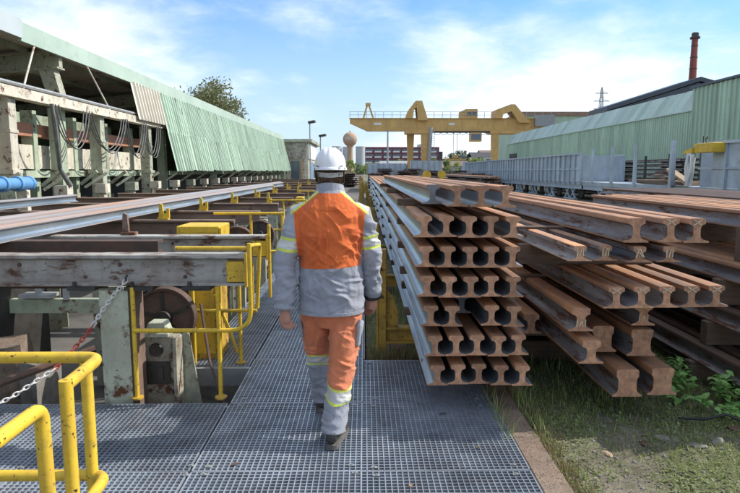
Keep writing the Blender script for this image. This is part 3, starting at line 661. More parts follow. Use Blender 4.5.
# ------------------------------------------------------------------ trees and bushes
def tree(x, y, z0, h, rx, leaf, label, seed, cat='tree', n=1500, size=.22, name='tree', group=None, nclump=14, base=.35, parts=True):
    rg = random.Random(seed); t = thing(name, label, cat, (x, y, z0), group)
    cl = []
    for k in range(nclump):
        a = rg.uniform(0, 2*math.pi); rr = rx*math.sqrt(rg.random())*.85; zz = h*rg.uniform(base, .92)
        sh = 1 - abs((zz/h) - (base+.95)/2)/(1-base)*.9
        cl.append((x+rr*math.cos(a)*sh, y+rr*math.sin(a)*sh, z0+zz, rx*rg.uniform(.22,.42)))
    mb = MB()
    trunk = [(x,y,z0-.05),(x+rg.uniform(-.1,.1),y,z0+h*.25),(x+rg.uniform(-.2,.2),y,z0+h*.6)]
    mb.tube(trunk, [h*.022+.02,h*.016+.015,h*.006+.01], 7)
    for c in cl: mb.tube([(x,y,z0+h*rg.uniform(.18,.4)), ((x+c[0])/2,(y+c[1])/2,(z0+h*.3+c[2])/2+h*.03),(c[0],c[1],c[2])], [h*.009+.008,h*.006+.005,.008], 5)
    mb.build('trunk', M['bark'], t, 60)
    mb = MB()
    for k in range(n):
        c = cl[rg.randrange(nclump)]
        d = Vector((rg.gauss(0,1),rg.gauss(0,1),rg.gauss(0,.8))).normalized()*c[3]*rg.random()**.45
        p = Vector(c[:3])+d; a = Vector((rg.gauss(0,1),rg.gauss(0,1),rg.gauss(0,.6))).normalized(); b = a.orthogonal().normalized()
        b.rotate(Matrix.Rotation(rg.uniform(0,6.28),3,a)); s = size*rg.uniform(.6,1.3); e = a.cross(b)
        mb.add([p-b*s, p+e*s*.45, p+b*s, p-e*s*.45], [(0,1,2,3)])
    mb.build('crown', leaf, t)
    return t
tree(-13.7, 55, -.4, 10.4, 3.5, M['leaf_olive'], 'olive green leafy tree rising behind the left shed roof', 3, n=5200, size=.15, nclump=34, base=.45)
tree(-16.6, 58, -.4, 9.3, 1.5, M['leaf_olive'], 'small olive tree at the left of the shed roof tree', 9, n=900, size=.17, nclump=7, base=.5)
bg = [(-11,150,5.2,3.2,'leaf_light','light green bush left of the helmet'),(-4.3,190,5.0,2.6,'leaf_light','pale green bush below the water tower'),(2.0,200,4.2,3.0,'leaf_light','pale shrub under the maroon building left end'),
      (7,215,4.6,3.4,'leaf_olive','olive shrub under the maroon building'),(14,205,5.2,4.0,'leaf_light','yellowish bush left of the crane legs'),(22,200,6.4,3.8,'leaf_olive','olive bush just right of the crane legs'),
      (31,220,8.2,4.4,'leaf_dark','dark tree right of maroon building'),(37,230,9.4,5.0,'leaf_dark','dark tree under the crane cab'),(45,240,8.6,5.0,'leaf_green','green tree below the operator cab'),
      (52,250,8.0,5.0,'leaf_dark','dark tree left of the right crane leg'),(60,260,10,5.5,'leaf_dark','tall dark tree behind the right crane leg'),(13.0,170,5.0,3.2,'leaf_green','rounded green bush between the huts below the crane'),(21.5,172,4.6,3.0,'leaf_dark','dark green bush right of the cream hut'),(25.5,178,5.2,3.2,'leaf_light','light green bush before the grey hut'),(33.5,180,5.4,3.4,'leaf_green','green bush between grey hut and gabled house'),(36.5,200,7.5,4.0,'leaf_dark','dark tree left of the gabled house'),(16.0,85,3.3,1.8,'leaf_light','bright green bush at the far wagon end'),(18.2,84,2.9,1.6,'leaf_light','bright green bush beside far wagon gap')]
for i, (x, y, h, r, lf, lb) in enumerate(bg):
    tree(x, y, -.06, h, r, M[lf], lb, 20+i, 'bush' if h < 6 else 'tree', 1000, .30, 'bush' if h < 6 else 'tree', 'trees and bushes at the far end', 12, .15 if h < 6.5 else .25)
mb = MB(); rg = random.Random(77)
for k in range(5200):
    x = rg.uniform(-60, 130); y = 285 + rg.uniform(0, 14) + abs(x-30)*.05; z = rg.random()**1.3*(4.4+2.2*noise.noise((x*.12,1,0))+1.4*noise.noise((x*.4,3,0)))
    a = Vector((rg.gauss(0,1),rg.gauss(0,1),rg.gauss(0,.6))).normalized(); b = a.orthogonal().normalized(); e = a.cross(b); s = rg.uniform(.5,.95); p = Vector((x,y,z))
    mb.add([p-b*s,p+e*s*.6,p+b*s,p-e*s*.6],[(0,1,2,3)])
tag(mb.build('far_wood', M['leaf_green'], None), 'band of far green woodland on the horizon', 'woodland', kind='stuff')

# ------------------------------------------------------------------ rails
def rprofile(H, foot, head, web, headh=.25):
    """half section (x, z) from foot bottom up; H height"""
    f, hd, w = foot/2, head/2, web/2
    hb = H*(1-headh)
    half = [(f,0),(f,H*.07),(w+(f-w)*.62,H*.10),(w+(f-w)*.30,H*.14),(w+(f-w)*.09,H*.215),(w,H*.32),(w,H*.56),(w+(hd-w)*.12,hb-H*.075),(w+(hd-w)*.5,hb-H*.012),(hd,hb+H*.025),
            (hd,H*.94),(hd*.92,H*.98),(hd*.72,H*.997),(0,H)]
    return half
PROF = {'std': rprofile(.143,.146,.102,.040,.23), 'mid': rprofile(.146,.172,.108,.046,.24), 'wide': rprofile(.163,.168,.112,.048), 'low': rprofile(.105,.165,.085,.045,.34), 'thick': rprofile(.195,.205,.155,.128,.3), 'blocky': rprofile(.165,.17,.125,.06,.3)}
RAILM = {}
def rail_mesh(prof, L, style):
    k = (prof, round(L,1), style)
    if k in RAILM: return RAILM[k]
    half = PROF[prof]; H = half[-1][1]
    poly = half + [(-x, z) for (x, z) in half[-2::-1]]; n = len(poly)
    mb = MB(); segs = [0, L]
    mb.v = [(x, 0, z) for (x, z) in poly] + [(x, L, z) for (x, z) in poly]
    for i in range(n):
        j = (i+1) % n; za, zb = poly[i][1], poly[j][1]
        mi = 0 if (min(za, zb) > H*.69 or max(za, zb) < H*.075) else 1
        mb.f.append((i, j, n+j, n+i)); mb.m.append(mi)
    mb.f.append(tuple(range(n))); mb.m.append(2); mb.f.append(tuple(range(n, 2*n))); mb.m.append(2)
    mats = {'fresh': [M['rust_head'],M['scale_fresh'],M['rust_end']], 'dark': [M['rust_head'],M['scale_dark'],M['rust_end']],
            'old': [M['rust_old'],M['scale_dark'],M['rust_old']], 'bed': [M['bed_head'],M['scale_fresh'],M['rust_end']], 'grey': [M['rust_head'],M['scale_fresh'],M['rust_end_grey']]}[style]
    me = mb.mesh('rail', mats, 38); RAILM[k] = me; return me
def rail(prof, L, x, y, z, style, label, group, rz=0.0):
    o = link('rail', rail_mesh(prof, L, style), (x, y, z)); o.rotation_euler = (0, 0, rz)
    return tag(o, label, 'rail', group)
def chalk(o, lines, H, face=-.003):
    mb = MB(); b = OFF[o.name]
    for (a, c, d, e) in lines: mb.bar((b[0]+a, b[1]+face, b[2]+c*H), (b[0]+d, b[1]+face, b[2]+e*H), .005, .004, up=(0,1,0))
    mb.build('chalk_mark', M['chalk'], o)
CROSS = [(-.030,.70,.030,.95),(-.030,.95,.030,.70)]
# tall stack beside the walkway
G1 = 'rails of the tall stack beside the walkway'
rows = [  # z, x positions, style
 (.200,(.512,.660,.808,.956,1.104)), (.410,(.492,.640,.788,.934,1.080)), (.620,(.462,.610,.740,.888,1.036)), (.828,(.436,.584,.732,.878,1.024)),
 (1.035,(.425,.573,.721,.868,1.016)), (1.242,(.412,.562,.712,.862,1.012)), (1.449,(.505,.640,.792,.944))]
lay = ['bottom','sixth','fifth','fourth','third','second','top']
for r, (z, xs) in enumerate(rows):
    for i, x in enumerate(xs):
        L = 36.0; y0 = 4.05 + rng.uniform(-.02,.03); st = 'fresh'
        if r == 6: L = 10.0; y0 = (4.42,4.10,4.05,4.0)[i]; st = 'grey' if i == 0 else 'fresh'
        extra = 'rusty'
        if r == 2 and i == 2: y0 = 4.45; st = 'grey'; extra = 'grey ended set back'
        if r == 6 and i == 0: extra = 'grey ended set back'
        rail('std', L, x, y0, z, st, f'{extra} rail {ORD[i]} from left in {lay[r]} layer of tall stack by walkway', G1)
ysp = [5.35, 8.3, 11.8, 16.5, 22.5, 30]
pos = ['nearest','second nearest','third nearest','fourth nearest','fifth nearest','farthest']
for r in range(1, 7):
    zt = rows[r][0]; zb = rows[r-1][0]+.143
    for k, y in enumerate(ysp):
        if r == 6 and k > 2: continue
        y2 = y + (r % 3)*.22 + rng.uniform(-.08,.08); mb = MB(); xl = min(rows[r][1][0], rows[r-1][1][0])
        mb.box(xl-.085-rng.uniform(0,.03), 1.20, y2-.045, y2+.045, zb+.0015, zt-.0015); o = mb.build('timber_spacer', M['timber'], None, bevel=.004)
        tag(o, f'{pos[k]} timber spacer under the {lay[r]} layer of tall stack by walkway', 'spacer', 'timber spacers in the tall stack')
# yellow stacking frames
for k, y in enumerate((5.68, 8.6, 12.1, 16.8, 22.8, 30.3, 37)):
    f = thing('stacking_frame', f'{("nearest","second","third","fourth","fifth","sixth","seventh")[k]} yellow stacking frame post along left side of tall stack', 'stacking frame', (.7, y, -.06), 'yellow stacking frames under the rail stack')
    mb = MB(); mb.box(.125,.205,y-.05,y+.05,-.09,.95); mb.box(.12,.135,y-.06,y+.06,-.09,.952); mb.box(.195,.21,y-.06,y+.06,-.09,.952); mb.build('post', M['yellow_dull'], f, bevel=.003)
    mb = MB(); mb.prism([(.211,.19),(.211,.56),(.27,.50),(.33,.34),(.33,.19)], 'y', y-.012, y+.012); mb.build('gusset', M['yellow_dull'], f)
    mb = MB(); mb.prism([(u+y, z+.04) for (u, z) in ibeam(.155,.12,.02,.018)], 'x', .211, 1.35); mb.build('base_beam', M['yellow_dull'], f)
    mb = MB(); mb.box(.25,.40,y-.08,y+.08,-.08,.039); mb.build('foot', M['beam_brown'], f); mb = MB(); mb.box(1.1,1.25,y-.08,y+.08,-.08,.039); mb.build('foot', M['beam_brown'], f)
# mixed stack to the right
G2 = 'rails of the mixed stack in the right foreground'
S = 'mixed stack at right'
for i, x in enumerate((1.82,2.055,2.215)):
    o = rail('wide', 30, x, (3.97,3.98,3.95)[i], 1.215, 'dark', f'rusty rail with chalk cross {ORD[i]} from left in top layer of {S}', G2)
    if i: chalk(o, CROSS, .163)
for i, x in enumerate((1.46,1.64,1.84,2.04)):
    o = rail('low', 28, x, (4.0,4.02,3.95,3.95)[i], 1.085, 'dark', f'low rusty rail {ORD[i]} from left in second layer of {S}', G2)
    chalk(o, [(-.02,.3,-.02,.85),(-.005,.3,.01,.85),(.02,.35,.02,.85)] if i != 2 else [(-.025,.3,.0,.9),(0,.9,.03,.3),(-.02,.9,.02,.35)], .105)
for i, x in enumerate((1.70,1.875,2.05,2.225,2.40)):
    o = rail('mid', 30, x, 3.95+.01*i, .770, 'dark', f'rusty rail with chalk cross {ORD[i]} from left in third layer of {S}', G2)
    chalk(o, CROSS, .146)
for i, x in enumerate((1.505,2.01)):
    o = rail('blocky', 26, x, (4.05,4.2)[i], .585, 'dark', f'chalk numbered rusty rail at {("left","right")[i]} of fourth layer of {S}', G2)
    chalk(o, [(-.03,.2,-.028,.5),(-.01,.2,.005,.5),(.005,.5,.012,.2),(.03,.2,.03,.5)], .165)
for i, x in enumerate((1.56,1.745,1.985)):
    rail('thick' if i else 'blocky', 24, x, (3.98,4.25,4.15)[i], .375, 'dark', f'thick rusty rail {ORD[i]} from left in fifth layer of {S}', G2)
for i, x in enumerate((1.83,2.09)):
    rail('thick', 24, x, (4.0,4.03)[i], .13, 'dark', f'heavy rusty rail at {("left","right")[i]} of bottom layer of {S}', G2)
o = rail('blocky', 24, 1.36, 4.75, .375, 'dark', f'dark rail lying low at far left inside {S}', G2)
for nm, (z0, z1), ys in (('top',(1.192,1.2135),(5.2,8.5,12)),('second',(.9175,1.0835),(5.0,8.2,12)),('third',(.752,.7685),(5.3,9)),('fourth',(.5725,.5835),(5.6,9)),('fifth',(.327,.3735),(4.9,8.5))):
    for k, y in enumerate(ys):
        mb = MB(); mb.box(1.30+.05*k, 2.42, y-.045, y+.045, z0, z1); o = mb.build('timber_spacer', M['timber'], None, bevel=.003)
        tag(o, f'{pos[k]} timber spacer under the {nm} layer of {S}', 'spacer', 'timber spacers in the mixed stack')
for k, y in enumerate((5.5, 8.5, 13, 20, 27)):
    mb = MB(); mb.box(1.45,2.5,y-.11,y+.11,-.09,.128); tag(mb.build('sleeper', M['timber'], None, bevel=.008), f'{pos[k]} timber sleeper carrying the {S}', 'sleeper', 'sleepers under the mixed stack')
# third stack further right
G3 = 'rails of the dark stack at the right edge'
for r, (z, x0, n, st) in enumerate(((.10,2.86,6,'old'),(.44,2.98,6,'old'),(.80,3.05,6,'dark'),(1.22,3.22,7,'dark'))):
    for i in range(n):
        rail('std', 4.4 if r == 3 else 11, x0+i*.168, 4.0+rng.uniform(-.2,.1), z, st, f'dark rusty rail {ORD[i]} from left in {("bottom","third","second","top")[r]} layer of right edge stack', G3)
    for k, y in enumerate((4.9, 6.4, 7.8)):
        mb = MB(); z0 = (-.09,.2445,.5845,.9445)[r]; mb.box(x0-.12, x0+.168*n, y-.05, y+.05, z0, z-.0015)
        tag(mb.build('timber_spacer', M['timber'], None, bevel=.004), f'{pos[k]} timber bearer under the {("bottom","third","second","top")[r]} layer of right edge stack', 'spacer', 'timber bearers in the right edge stack')
# flat stack behind it
G4 = 'rails of the low flat stack before the wagons'
for r, (z, x0, n, y0) in enumerate(((.66,6.2,14,5.5),(1.08,6.6,14,6.0))):
    for i in range(n):
        rail('std', 10.5, x0+i*.17, y0+rng.uniform(-.3,.3), z, 'old', f'rusty rail {ORD[i]} from left in {("lower","upper")[r]} layer of flat stack before wagons', G4)
    for k, y in enumerate((8, 11, 14.5)):
        mb = MB(); z0 = (-.07,.8045)[r]; mb.box(x0-.12, x0+.17*n, y-.07, y+.07, z0, z-.0015)
        tag(mb.build('timber_spacer', M['timber'], None), f'{pos[k]} timber bearer under {("lower","upper")[r]} layer of flat stack before wagons', 'spacer', 'timber bearers of the flat stack')
# middle-distance stack between
G5 = 'rails of the far dark stack behind the mixed stack'
for r, (z, x0, n) in enumerate(((.5,8.0,7),(.86,8.1,7),(1.20,8.15,6))):
    for i in range(n):
        rail('std', 22, x0+i*.18, 40+rng.uniform(-.5,.5), z, 'old' if r < 2 else 'dark', f'rusty rail {ORD[i]} from left in {("bottom","middle","top")[r]} layer of distant middle stack', G5)
    mb = MB(); z0 = (-.07,.6445,1.0045)[r]
    for k, y in enumerate((41.5, 48, 58)):
        mb = MB(); mb.box(x0-.1, x0+1.25, y-.06, y+.06, z0, z-.0015); tag(mb.build('timber_spacer', M['timber'], None), f'{pos[k]} timber bearer under {("bottom","middle","top")[r]} layer of distant middle stack', 'spacer', 'timber bearers of the distant stack')
# far bundles
rg = random.Random(5)
FB = [(2.6,46,1.4),(5.5,50,1.5),(11.0,56,1.7),(1.5,60,1.8),(4.8,66,2.0),(8.6,72,1.9),(12.4,76,2.0),(-1.5,74,1.7),(-3.4,80,1.8),(3.0,84,2.3),(7.5,88,2.4)]
for i, (x, y, h) in enumerate(FB):
    b = thing('rail_bundle', f'dark bundle of rails in the far yard, {ORD[i]} nearest', 'rail bundle', (x, y, -.06), 'far rail bundles')
    for lv in range(int(h/.27)):
        for c in range(int(rg.uniform(7,11))):
            link('rail', rail_mesh('std', 12, 'old'), (x-1.0+c*.2+rg.uniform(-.03,.03), y+rg.uniform(-.3,.3), .05+lv*.26), b)
        mb = MB(); mb.box(x-1.1, x+1.2, y+1, y+1.12, .05+lv*.26-.09, .048+lv*.26); mb.build('bearer', M['timber'], b)

# ------------------------------------------------------------------ grey wagons
def wagon(y0, y1, kind, label):
    X = 13.0; w = thing('flat_wagon' if kind == 'flat' else 'gondola_wagon', label, 'wagon', (X+1.3, (y0+y1)/2, -.06), 'grey rail wagons in front of the warehouse')
    mb = MB(); mb.box(X,X+2.6,y0,y1,.88,1.06); mb.build('deck', M['wagon'], w)
    mb = MB(); mb.prism([(u+X+.06, z+.60) for (u, z) in ibeam(.28,.14,.03,.03)], 'y', y0+.05, y1-.05); mb.build('sole_bar', M['wagon'], w)
    n = max(2, int((y1-y0)/4.2))
    for k in range(n):
        yc = y0 + (k+.5)*(y1-y0)/n
        mb = MB()
        for s in (-1, 1):
            mb.bar((X+.1,yc+s*.25,.6),(X+.1,yc+s*.95,-.0),.1,.1); mb.bar((X+.1,yc+s*.85,.6),(X+.1,yc+s*.1,-.0),.08,.08)
        mb.box(X+.02,X+.2,yc-1.05,yc+1.05,-.06,.03); mb.build('truss_support', M['wagon'], w)
        for s in (-1,1):
            mb = MB(); mb.lathe([(.05,-.07),(.40,-.07),(.42,-.03),(.42,.04),(.05,.06)], (X+.5,yc+s*.9,.36), 18, axis='x'); mb.build('wheel', M['dark_steel'], w, 40)
    if kind == 'box':
        L = .95; m = int((y1-y0)/L)
        pm = MB(); pm.box(X-.03,X+.02,.02,L-.02,1.07,2.66); me = pm.mesh('side_panel', M['wagon'])
        rm = MB(); rm.box(X-.13,X-.032,-.05,.05,.9,2.74); me2 = rm.mesh('rib', M['wagon'])
        for k in range(m):
            link('side_panel', me, (0, y0+k*L, 0), w); link('rib', me2, (0, y0+k*L, 0), w)
        mb = MB(); mb.box(X-.15,X+.05,y0,y1,2.67,2.77); mb.build('top_rail', M['wagon'], w)
        mb = MB(); mb.box(X-.09,X-.032,y0,y1,1.75,1.83); mb.build('waist_rail', M['wagon'], w)
        mb = MB(); mb.box(X+2.52,X+2.6,y0,y1,1.07,2.66); mb.build('far_side', M['wagon'], w)
        mb = MB(); mb.box(X+.03,X+2.5,y0,y0+.06,1.07,2.6); mb.build('end_wall', M['wagon'], w); mb = MB(); mb.box(X+.03,X+2.5,y1-.06,y1,1.07,2.6); mb.build('end_wall', M['wagon'], w)
    return w
wagon(36.0, 78, 'box', 'long grey high sided wagon farther along the track')
wagon(12.0, 23.3, 'box', 'grey high sided wagon at the right edge')
fw = wagon(23.5, 35.8, 'flat', 'grey flat wagon with upright stakes between the high sided wagons')
for (y, zt, xo, t) in ((31.5,2.93,-.05,.07),(28.8,3.02,-.05,.07),(25.3,2.96,-.05,.1),(34.2,2.9,-.05,.07),(33.2,2.5,2.5,.06),(30.6,2.55,2.5,.06),(27.7,2.7,2.5,.06),(26.6,2.6,2.5,.06),(24.6,2.65,2.5,.06)):
    mb = MB(); mb.prism([(13+xo-t,1.0),(13+xo+t,1.0),(13+xo+t*.7,zt),(13+xo-t*.7,zt)], 'y', y-t, y+t); mb.build('stake', M['wagon'] if xo < 0 else M['dark_steel'], fw)
mb = MB(); mb.prism([(24.0,1.07),(25.2,1.07),(25.35,1.45),(25.25,1.07)], 'x', 12.9, 13.1); mb.build('stake_bracket', M['wagon'], fw)
planks = [((13.3,24.8,1.16),(13.8,31.0,1.22)),((13.9,25.2,1.14),(14.0,30.5,1.14)),((13.2,26.0,1.36),(14.4,29.6,1.46)),((14.5,25.5,1.2),(14.6,31,1.2)),((13.6,27.0,1.62),(14.2,29.0,1.62)),((13.1,24.2,1.2),(13.5,26.6,1.75))]
for i, (a, b) in enumerate(planks):
    mb = MB(); mb.bar(a, b, .3, .12); tag(mb.build('plank', M['wood_pale'] if i % 2 else M['timber'], None), f'loose {("dark","pale")[i%2]} plank lying on the flat wagon, {ORD[i]} of the pile', 'plank', 'loose planks on the flat wagon')
# white rope bundle and yellow box at the near wagon
rb = thing('rope_bundle', 'bundle of white slings hanging from the yellow box at the wagon', 'slings', (12.38, 22.95, 1.06))
rg = random.Random(3)
for k in range(14):
    mb = MB(); y = 22.9 + rg.uniform(-.22,.22); x = 12.38 + rg.uniform(-.09,.09); zb = rg.choice((1.1,1.3,1.5,1.12))
    mb.tube([(12.40,22.95+rg.uniform(-.05,.05),2.42),(x,y,2.25),(x,y+rg.uniform(-.1,.1),1.8),(x,22.98+rg.uniform(-.1,.1),zb)], .055, 6); mb.build('sling', M['white'], rb, 60)
yb = thing('yellow_box', 'yellow steel box with arm on top of the right edge wagon', 'box', (12.6, 22.1, 2.3))
mb = MB(); mb.box(12.40,12.868,21.5,22.7,2.36,2.70); mb.build('housing', M['yellow'], yb, bevel=.02)
mb = MB(); mb.prism([(22.7,2.55),(23.3,2.44),(23.3,2.34),(22.7,2.36)], 'x', 12.32, 12.52); mb.build('arm', M['yellow'], yb)
mb = MB(); mb.tube([(12.6,22.2,2.7),(12.6,22.3,2.85),(12.6,22.15,2.95)], .03, 6); mb.tube([(12.7,22.65,2.7),(12.7,22.65,2.98)], .02, 5); mb.build('hook', M['dark_steel'], yb)
# dark rail pile seen behind the stakes
for i, (y, z) in enumerate(((38,1.2),(44,1.0),(50,1.6))):
    b = thing('rail_bundle', f'dark rail bundle stacked behind the wagons, {ORD[i]} from the right', 'rail bundle', (17.5, y, -.06), 'dark rail bundles behind the wagons')
    for lv in range(9):
        for c in range(5): link('rail', rail_mesh('std', 12, 'old'), (16.9+c*.26, y-6+rg.uniform(-.2,.2), .05+lv*.27), b)
        mb = MB(); mb.box(16.8,18.1,y-4,y-3.88,.05+lv*.27-.10,.048+lv*.27); mb.build('bearer', M['timber'], b)
# far wagons, fence, mast, yellow bobbins
for i, (x0, x1, y, z0, z1, lb) in enumerate(((7.5,12.4,96,1.0,3.3,'grey far wagon crossing below the crane legs'),(0.5,6.8,98,1.0,2.9,'low grey far wagon left of the crane legs'),(16.5,21.5,99,1.0,3.2,'grey far wagon below the operator cab'))):
    w = thing('far_wagon', lb, 'wagon', ((x0+x1)/2, y, -.06), 'far grey wagons')
    mb = MB(); mb.box(x0,x1,y,y+2.4,z0,z1); mb.build('body', M['wagon'], w)
    for k in range(int((x1-x0)/.9)+1):
        mb = MB(); mb.box(x0+k*.9, x0+k*.9+.1, y-.09, y-.003, z0, z1+.05); mb.build('rib', M['galv_dull'], w)
    for k in range(3):
        x = x0 + .8 + k*(x1-x0-1.6)/2; mb = MB(); mb.lathe([(.05,-.06),(.45,-.06),(.45,.06),(.05,.06)], (x,y+.4,.4), 14, axis='y'); mb.build('wheel', M['dark_steel'], w)
mb = MB(); mb.tube([(3.95,100.9,-.06),(3.95,100.9,8.2)], [.2,.12], 8); mb.box(3.6,4.3,100.8,101.0,8.2,8.35); tag(mb.build('mast', M['galv_dull'], None, 40), 'thin grey mast left of the crane legs', 'mast')
for i, (x, y) in enumerate(((3.12,30.0),(4.0,31.0))):
    b = thing('cable_drum', f'small yellow drum on the far rails, {("left","right")[i]} of two', 'drum', (x, y, 1.2), 'yellow drums')
    mb = MB(); mb.lathe([(.1,-.1),(.21,-.1),(.21,-.05),(.12,-.05),(.12,.05),(.21,.05),(.21,.1),(.1,.1)], (x,y,1.50), 18, axis='y'); mb.build('drum', M['yellow'], b, 40)
    mb = MB(); mb.box(x-.2,x+.2,y-.2,y+.2,-.06,1.30); mb.build('stand', M['dark_steel'], b)
for i in range(7):   # yellow marker posts along the far walkway edge
    x, y = -.15 + .05*math.sin(i*2.1), 27 + i*3.1
    mb = MB(); mb.box(x-.06,x+.06,y-.06,y+.06,-.06,1.25+.15*math.sin(i)); mb.box(x-.06,x+.3,y-.05,y+.05,.7,.8)
    tag(mb.build('marker_post', M['yellow_dull'], None), f'{ORD[i]} yellow marker post beyond the end of the walkway', 'post', 'yellow marker posts')
# ------------------------------------------------------------------ cooling bed beams on the left
beds = [(4.43,-.88,1.085,'beam_grey'),(5.95,-.97,1.06,'beam_grey'),(8.1,-1.75,1.04,'beam_brown'),(10.1,-1.75,1.03,'beam_brown'),(12.5,-1.78,1.03,'beam_brown'),(15.2,-1.8,1.03,'beam_brown'),(18.2,-1.8,1.03,'beam_brown'),
        (21.5,-1.8,1.03,'beam_brown'),(25.2,-1.8,1.03,'beam_brown'),(29.5,-1.8,1.03,'beam_brown'),(34.5,-1.8,1.03,'beam_brown'),(41,-1.8,1.03,'beam_brown'),(49,-1.8,1.03,'beam_brown')]
near = ['nearest','second nearest','third nearest','fourth nearest','fifth nearest','sixth nearest','seventh nearest','eighth nearest','ninth nearest','tenth nearest','eleventh nearest','twelfth nearest','farthest']
for i, (y, x1, zt, mt) in enumerate(beds):
    b = thing('bed_beam', f'{near[i]} {"grey" if i < 2 else "brown"} steel cross beam of the left rail bed', 'beam', (-4, y, -.46), 'cross beams of the left rail bed')
    h = .235; z0 = zt-h
    sec = [(y+u, z0+z) for (u, z) in [(-.07,0),(.07,0),(.07,.018),(.012,.028),(.012,h-.05),(.045,h-.04),(.065,h-.03),(.065,h-.008),(.05,h),(-.05,h),(-.065,h-.008),(-.065,h-.03),(-.045,h-.04),(-.012,h-.05),(-.012,.028),(-.07,.018)]]
    mb = MB(); mb.prism(sec, 'x', -7.4, x1); mb.build('girder', M[mt], b, 35)
    if i < 2:
        mb = MB(); mb.box(x1-.13,x1+.012,y-.068,y-.0135,z0+.03,zt-.055); mb.box(x1+.001,x1+.018,y-.075,y+.075,z0-.01,zt+.008); mb.build('end_plate', M['yellow'], b)
        for k in range(3):
            xx = x1-.35-k*.42; mb = MB(); mb.box(xx-.1,xx+.1,y-.1,y+.09,z0-.03,z0-.002); mb.tube([(xx-.05,y-.085,z0-.002),(xx-.05,y-.085,z0+.035)],.016,6); mb.build('clip', M['dark_steel'], b)
    if i < 2:
        for k in range(9):
            xx = x1-.45-k*.37-(.11 if k % 2 else 0); mb = MB(); mb.lathe([(.013,-.012),(.015,-.008),(.015,0),(.001,.001)], (xx,y-.0125,z0+.06+.09*(k % 2)), 6, axis='y'); mb.build('bolt', M['rust_old'], b)
    xs = (-1.84,-4.0,-6.4) if i == 0 else (-1.9 if i > 1 else -2.6,-4.2,-6.4)
    for k, x in enumerate(xs):
        mb = MB(); w = .105 if i == 0 else .09; mb.prism([(x+u, y+v) for (u, v) in [(-w,-.09),(w,-.09),(w,-.075),(.012,-.075),(.012,.075),(w,.075),(w,.09),(-w,.09),(-w,.075),(-.012,.075),(-.012,-.075),(-w,-.075)]], 'z', -.47, z0-(.032 if i < 2 else .002)); mb.build('leg', M['pale_green'], b)
    if i == 0:
        mb = MB(); mb.box(-1.735,-1.69,4.36,4.52,-.46,z0-.032); mb.build('leg_plate', M['beam_brown'], b)
    if i >= 2:
        mb = MB(); mb.box(-6.8,-2.05,y+.1,y+.16,.15,z0-.12); mb.build('side_panel', M['pale_green'] if i % 2 else M['machine_green'], b)
        for k in range(7):
            mb = MB(); mb.box(-6.5+k*.65,-6.44+k*.65,y+.03,y+.098,.15,z0-.12); mb.build('stiffener', M['pale_green'], b)
    # stop bracket on top
    sx = (-2.35 if i == 1 else -2.72); ma = M['yellow'] if i >= 2 else M['beam_brown']
    if i >= 1:
        mb = MB(); mb.box(sx-.05,sx+.09,y-.045,y+.045,zt+.0015,zt+.03); mb.prism([(sx-.04,zt+.03),(sx+.02,zt+.03),(sx+.012,zt+.20),(sx-.02,zt+.22),(sx-.032,zt+.20)],'y',y-.02,y+.02)
        if i >= 2: mb.prism([(sx+.02,zt+.03),(sx+.10,zt+.03),(sx+.10,zt+.15),(sx+.06,zt+.15),(sx+.06,zt+.08),(sx+.02,zt+.08)],'y',y-.02,y+.02)
        mb.build('stop', ma, b)
    if i in (4, 6, 9):
        mb = MB(); sx = -1.98; mb.prism([(sx-.04,zt+.002),(sx+.06,zt+.002),(sx+.06,zt+.10),(sx+.02,zt+.10),(sx+.012,zt+.22),(sx-.03,zt+.22)],'y',y-.025,y+.025); mb.build('stop', M['yellow'], b)
# low longitudinal girders that tie the bed together in the dark
for i, (x, z, w) in enumerate(((-2.3,.28,.16),(-4.9,.25,.18),(-6.0,.5,.2))):
    mb = MB(); mb.prism([(x+u, z+v) for (u, v) in ibeam(.22,w,.02,.02)], 'y', 5.4, 52); tag(mb.build('ground_girder', M['dark_steel'], None), f'dark longitudinal girder low under the left rail bed, {ORD[i]} from walkway', 'girder', 'longitudinal girders under the bed')
# rails lying on the bed
GL = 'rails lying on the left bed'
rail('std', 22.0, -3.12, -1.5, 1.087, 'bed', 'blue grey rail nearest the walkway on the left bed', GL)
rail('std', 26.5, -3.38, -1.5, 1.087, 'bed', 'rust topped middle rail of three on the left bed', GL)
rail('std', 28.0, -3.68, -1.5, 1.087, 'bed', 'outermost rail of the three on the left bed', GL)
rail('std', 14.5, -5.75, -2.5, 1.087, 'bed', 'lone pale rail lying farther left near the blue cylinder', GL)
mb = MB(); mb.prism([(5.16,.98),(5.30,.98),(5.30,1.0),(5.18,1.0),(5.18,1.07),(5.30,1.07),(5.30,1.09),(5.16,1.09)], 'x', -7, -1.78); tag(mb.build('steel_channel', M['rust_old'], None), 'dark brown steel channel lying between the two nearest beams', 'channel')
# rusty shaft under the nearest beam
mb = MB(); mb.tube([(-7,4.72,.78),(-1.95,4.72,.78)], .018, 8); tag(mb.build('drive_shaft', M['rust_old'], None, 40), 'thin rusty shaft running under the nearest beam', 'shaft')
gb = thing('green_bracket', 'green steel bar with lamp plates under the nearest beam', 'bracket', (-2.7, 5.2, -.46))
mb = MB(); mb.box(-3.4,-2.2,5.17,5.25,.455,.575); mb.build('bar', M['machine_green'], gb)
mb = MB(); mb.box(-2.98,-2.70,5.1,5.25,.60,.63); mb.box(-2.86,-2.82,5.15,5.19,.63,.80); mb.box(-2.62,-2.58,5.15,5.19,.575,.8); mb.build('plate', M['galv_dull'], gb)
for x in (-3.3,-2.25):
    mb = MB(); mb.box(x-.05,x+.05,5.18,5.24,-.46,.454); mb.build('leg', M['pale_green'], gb)
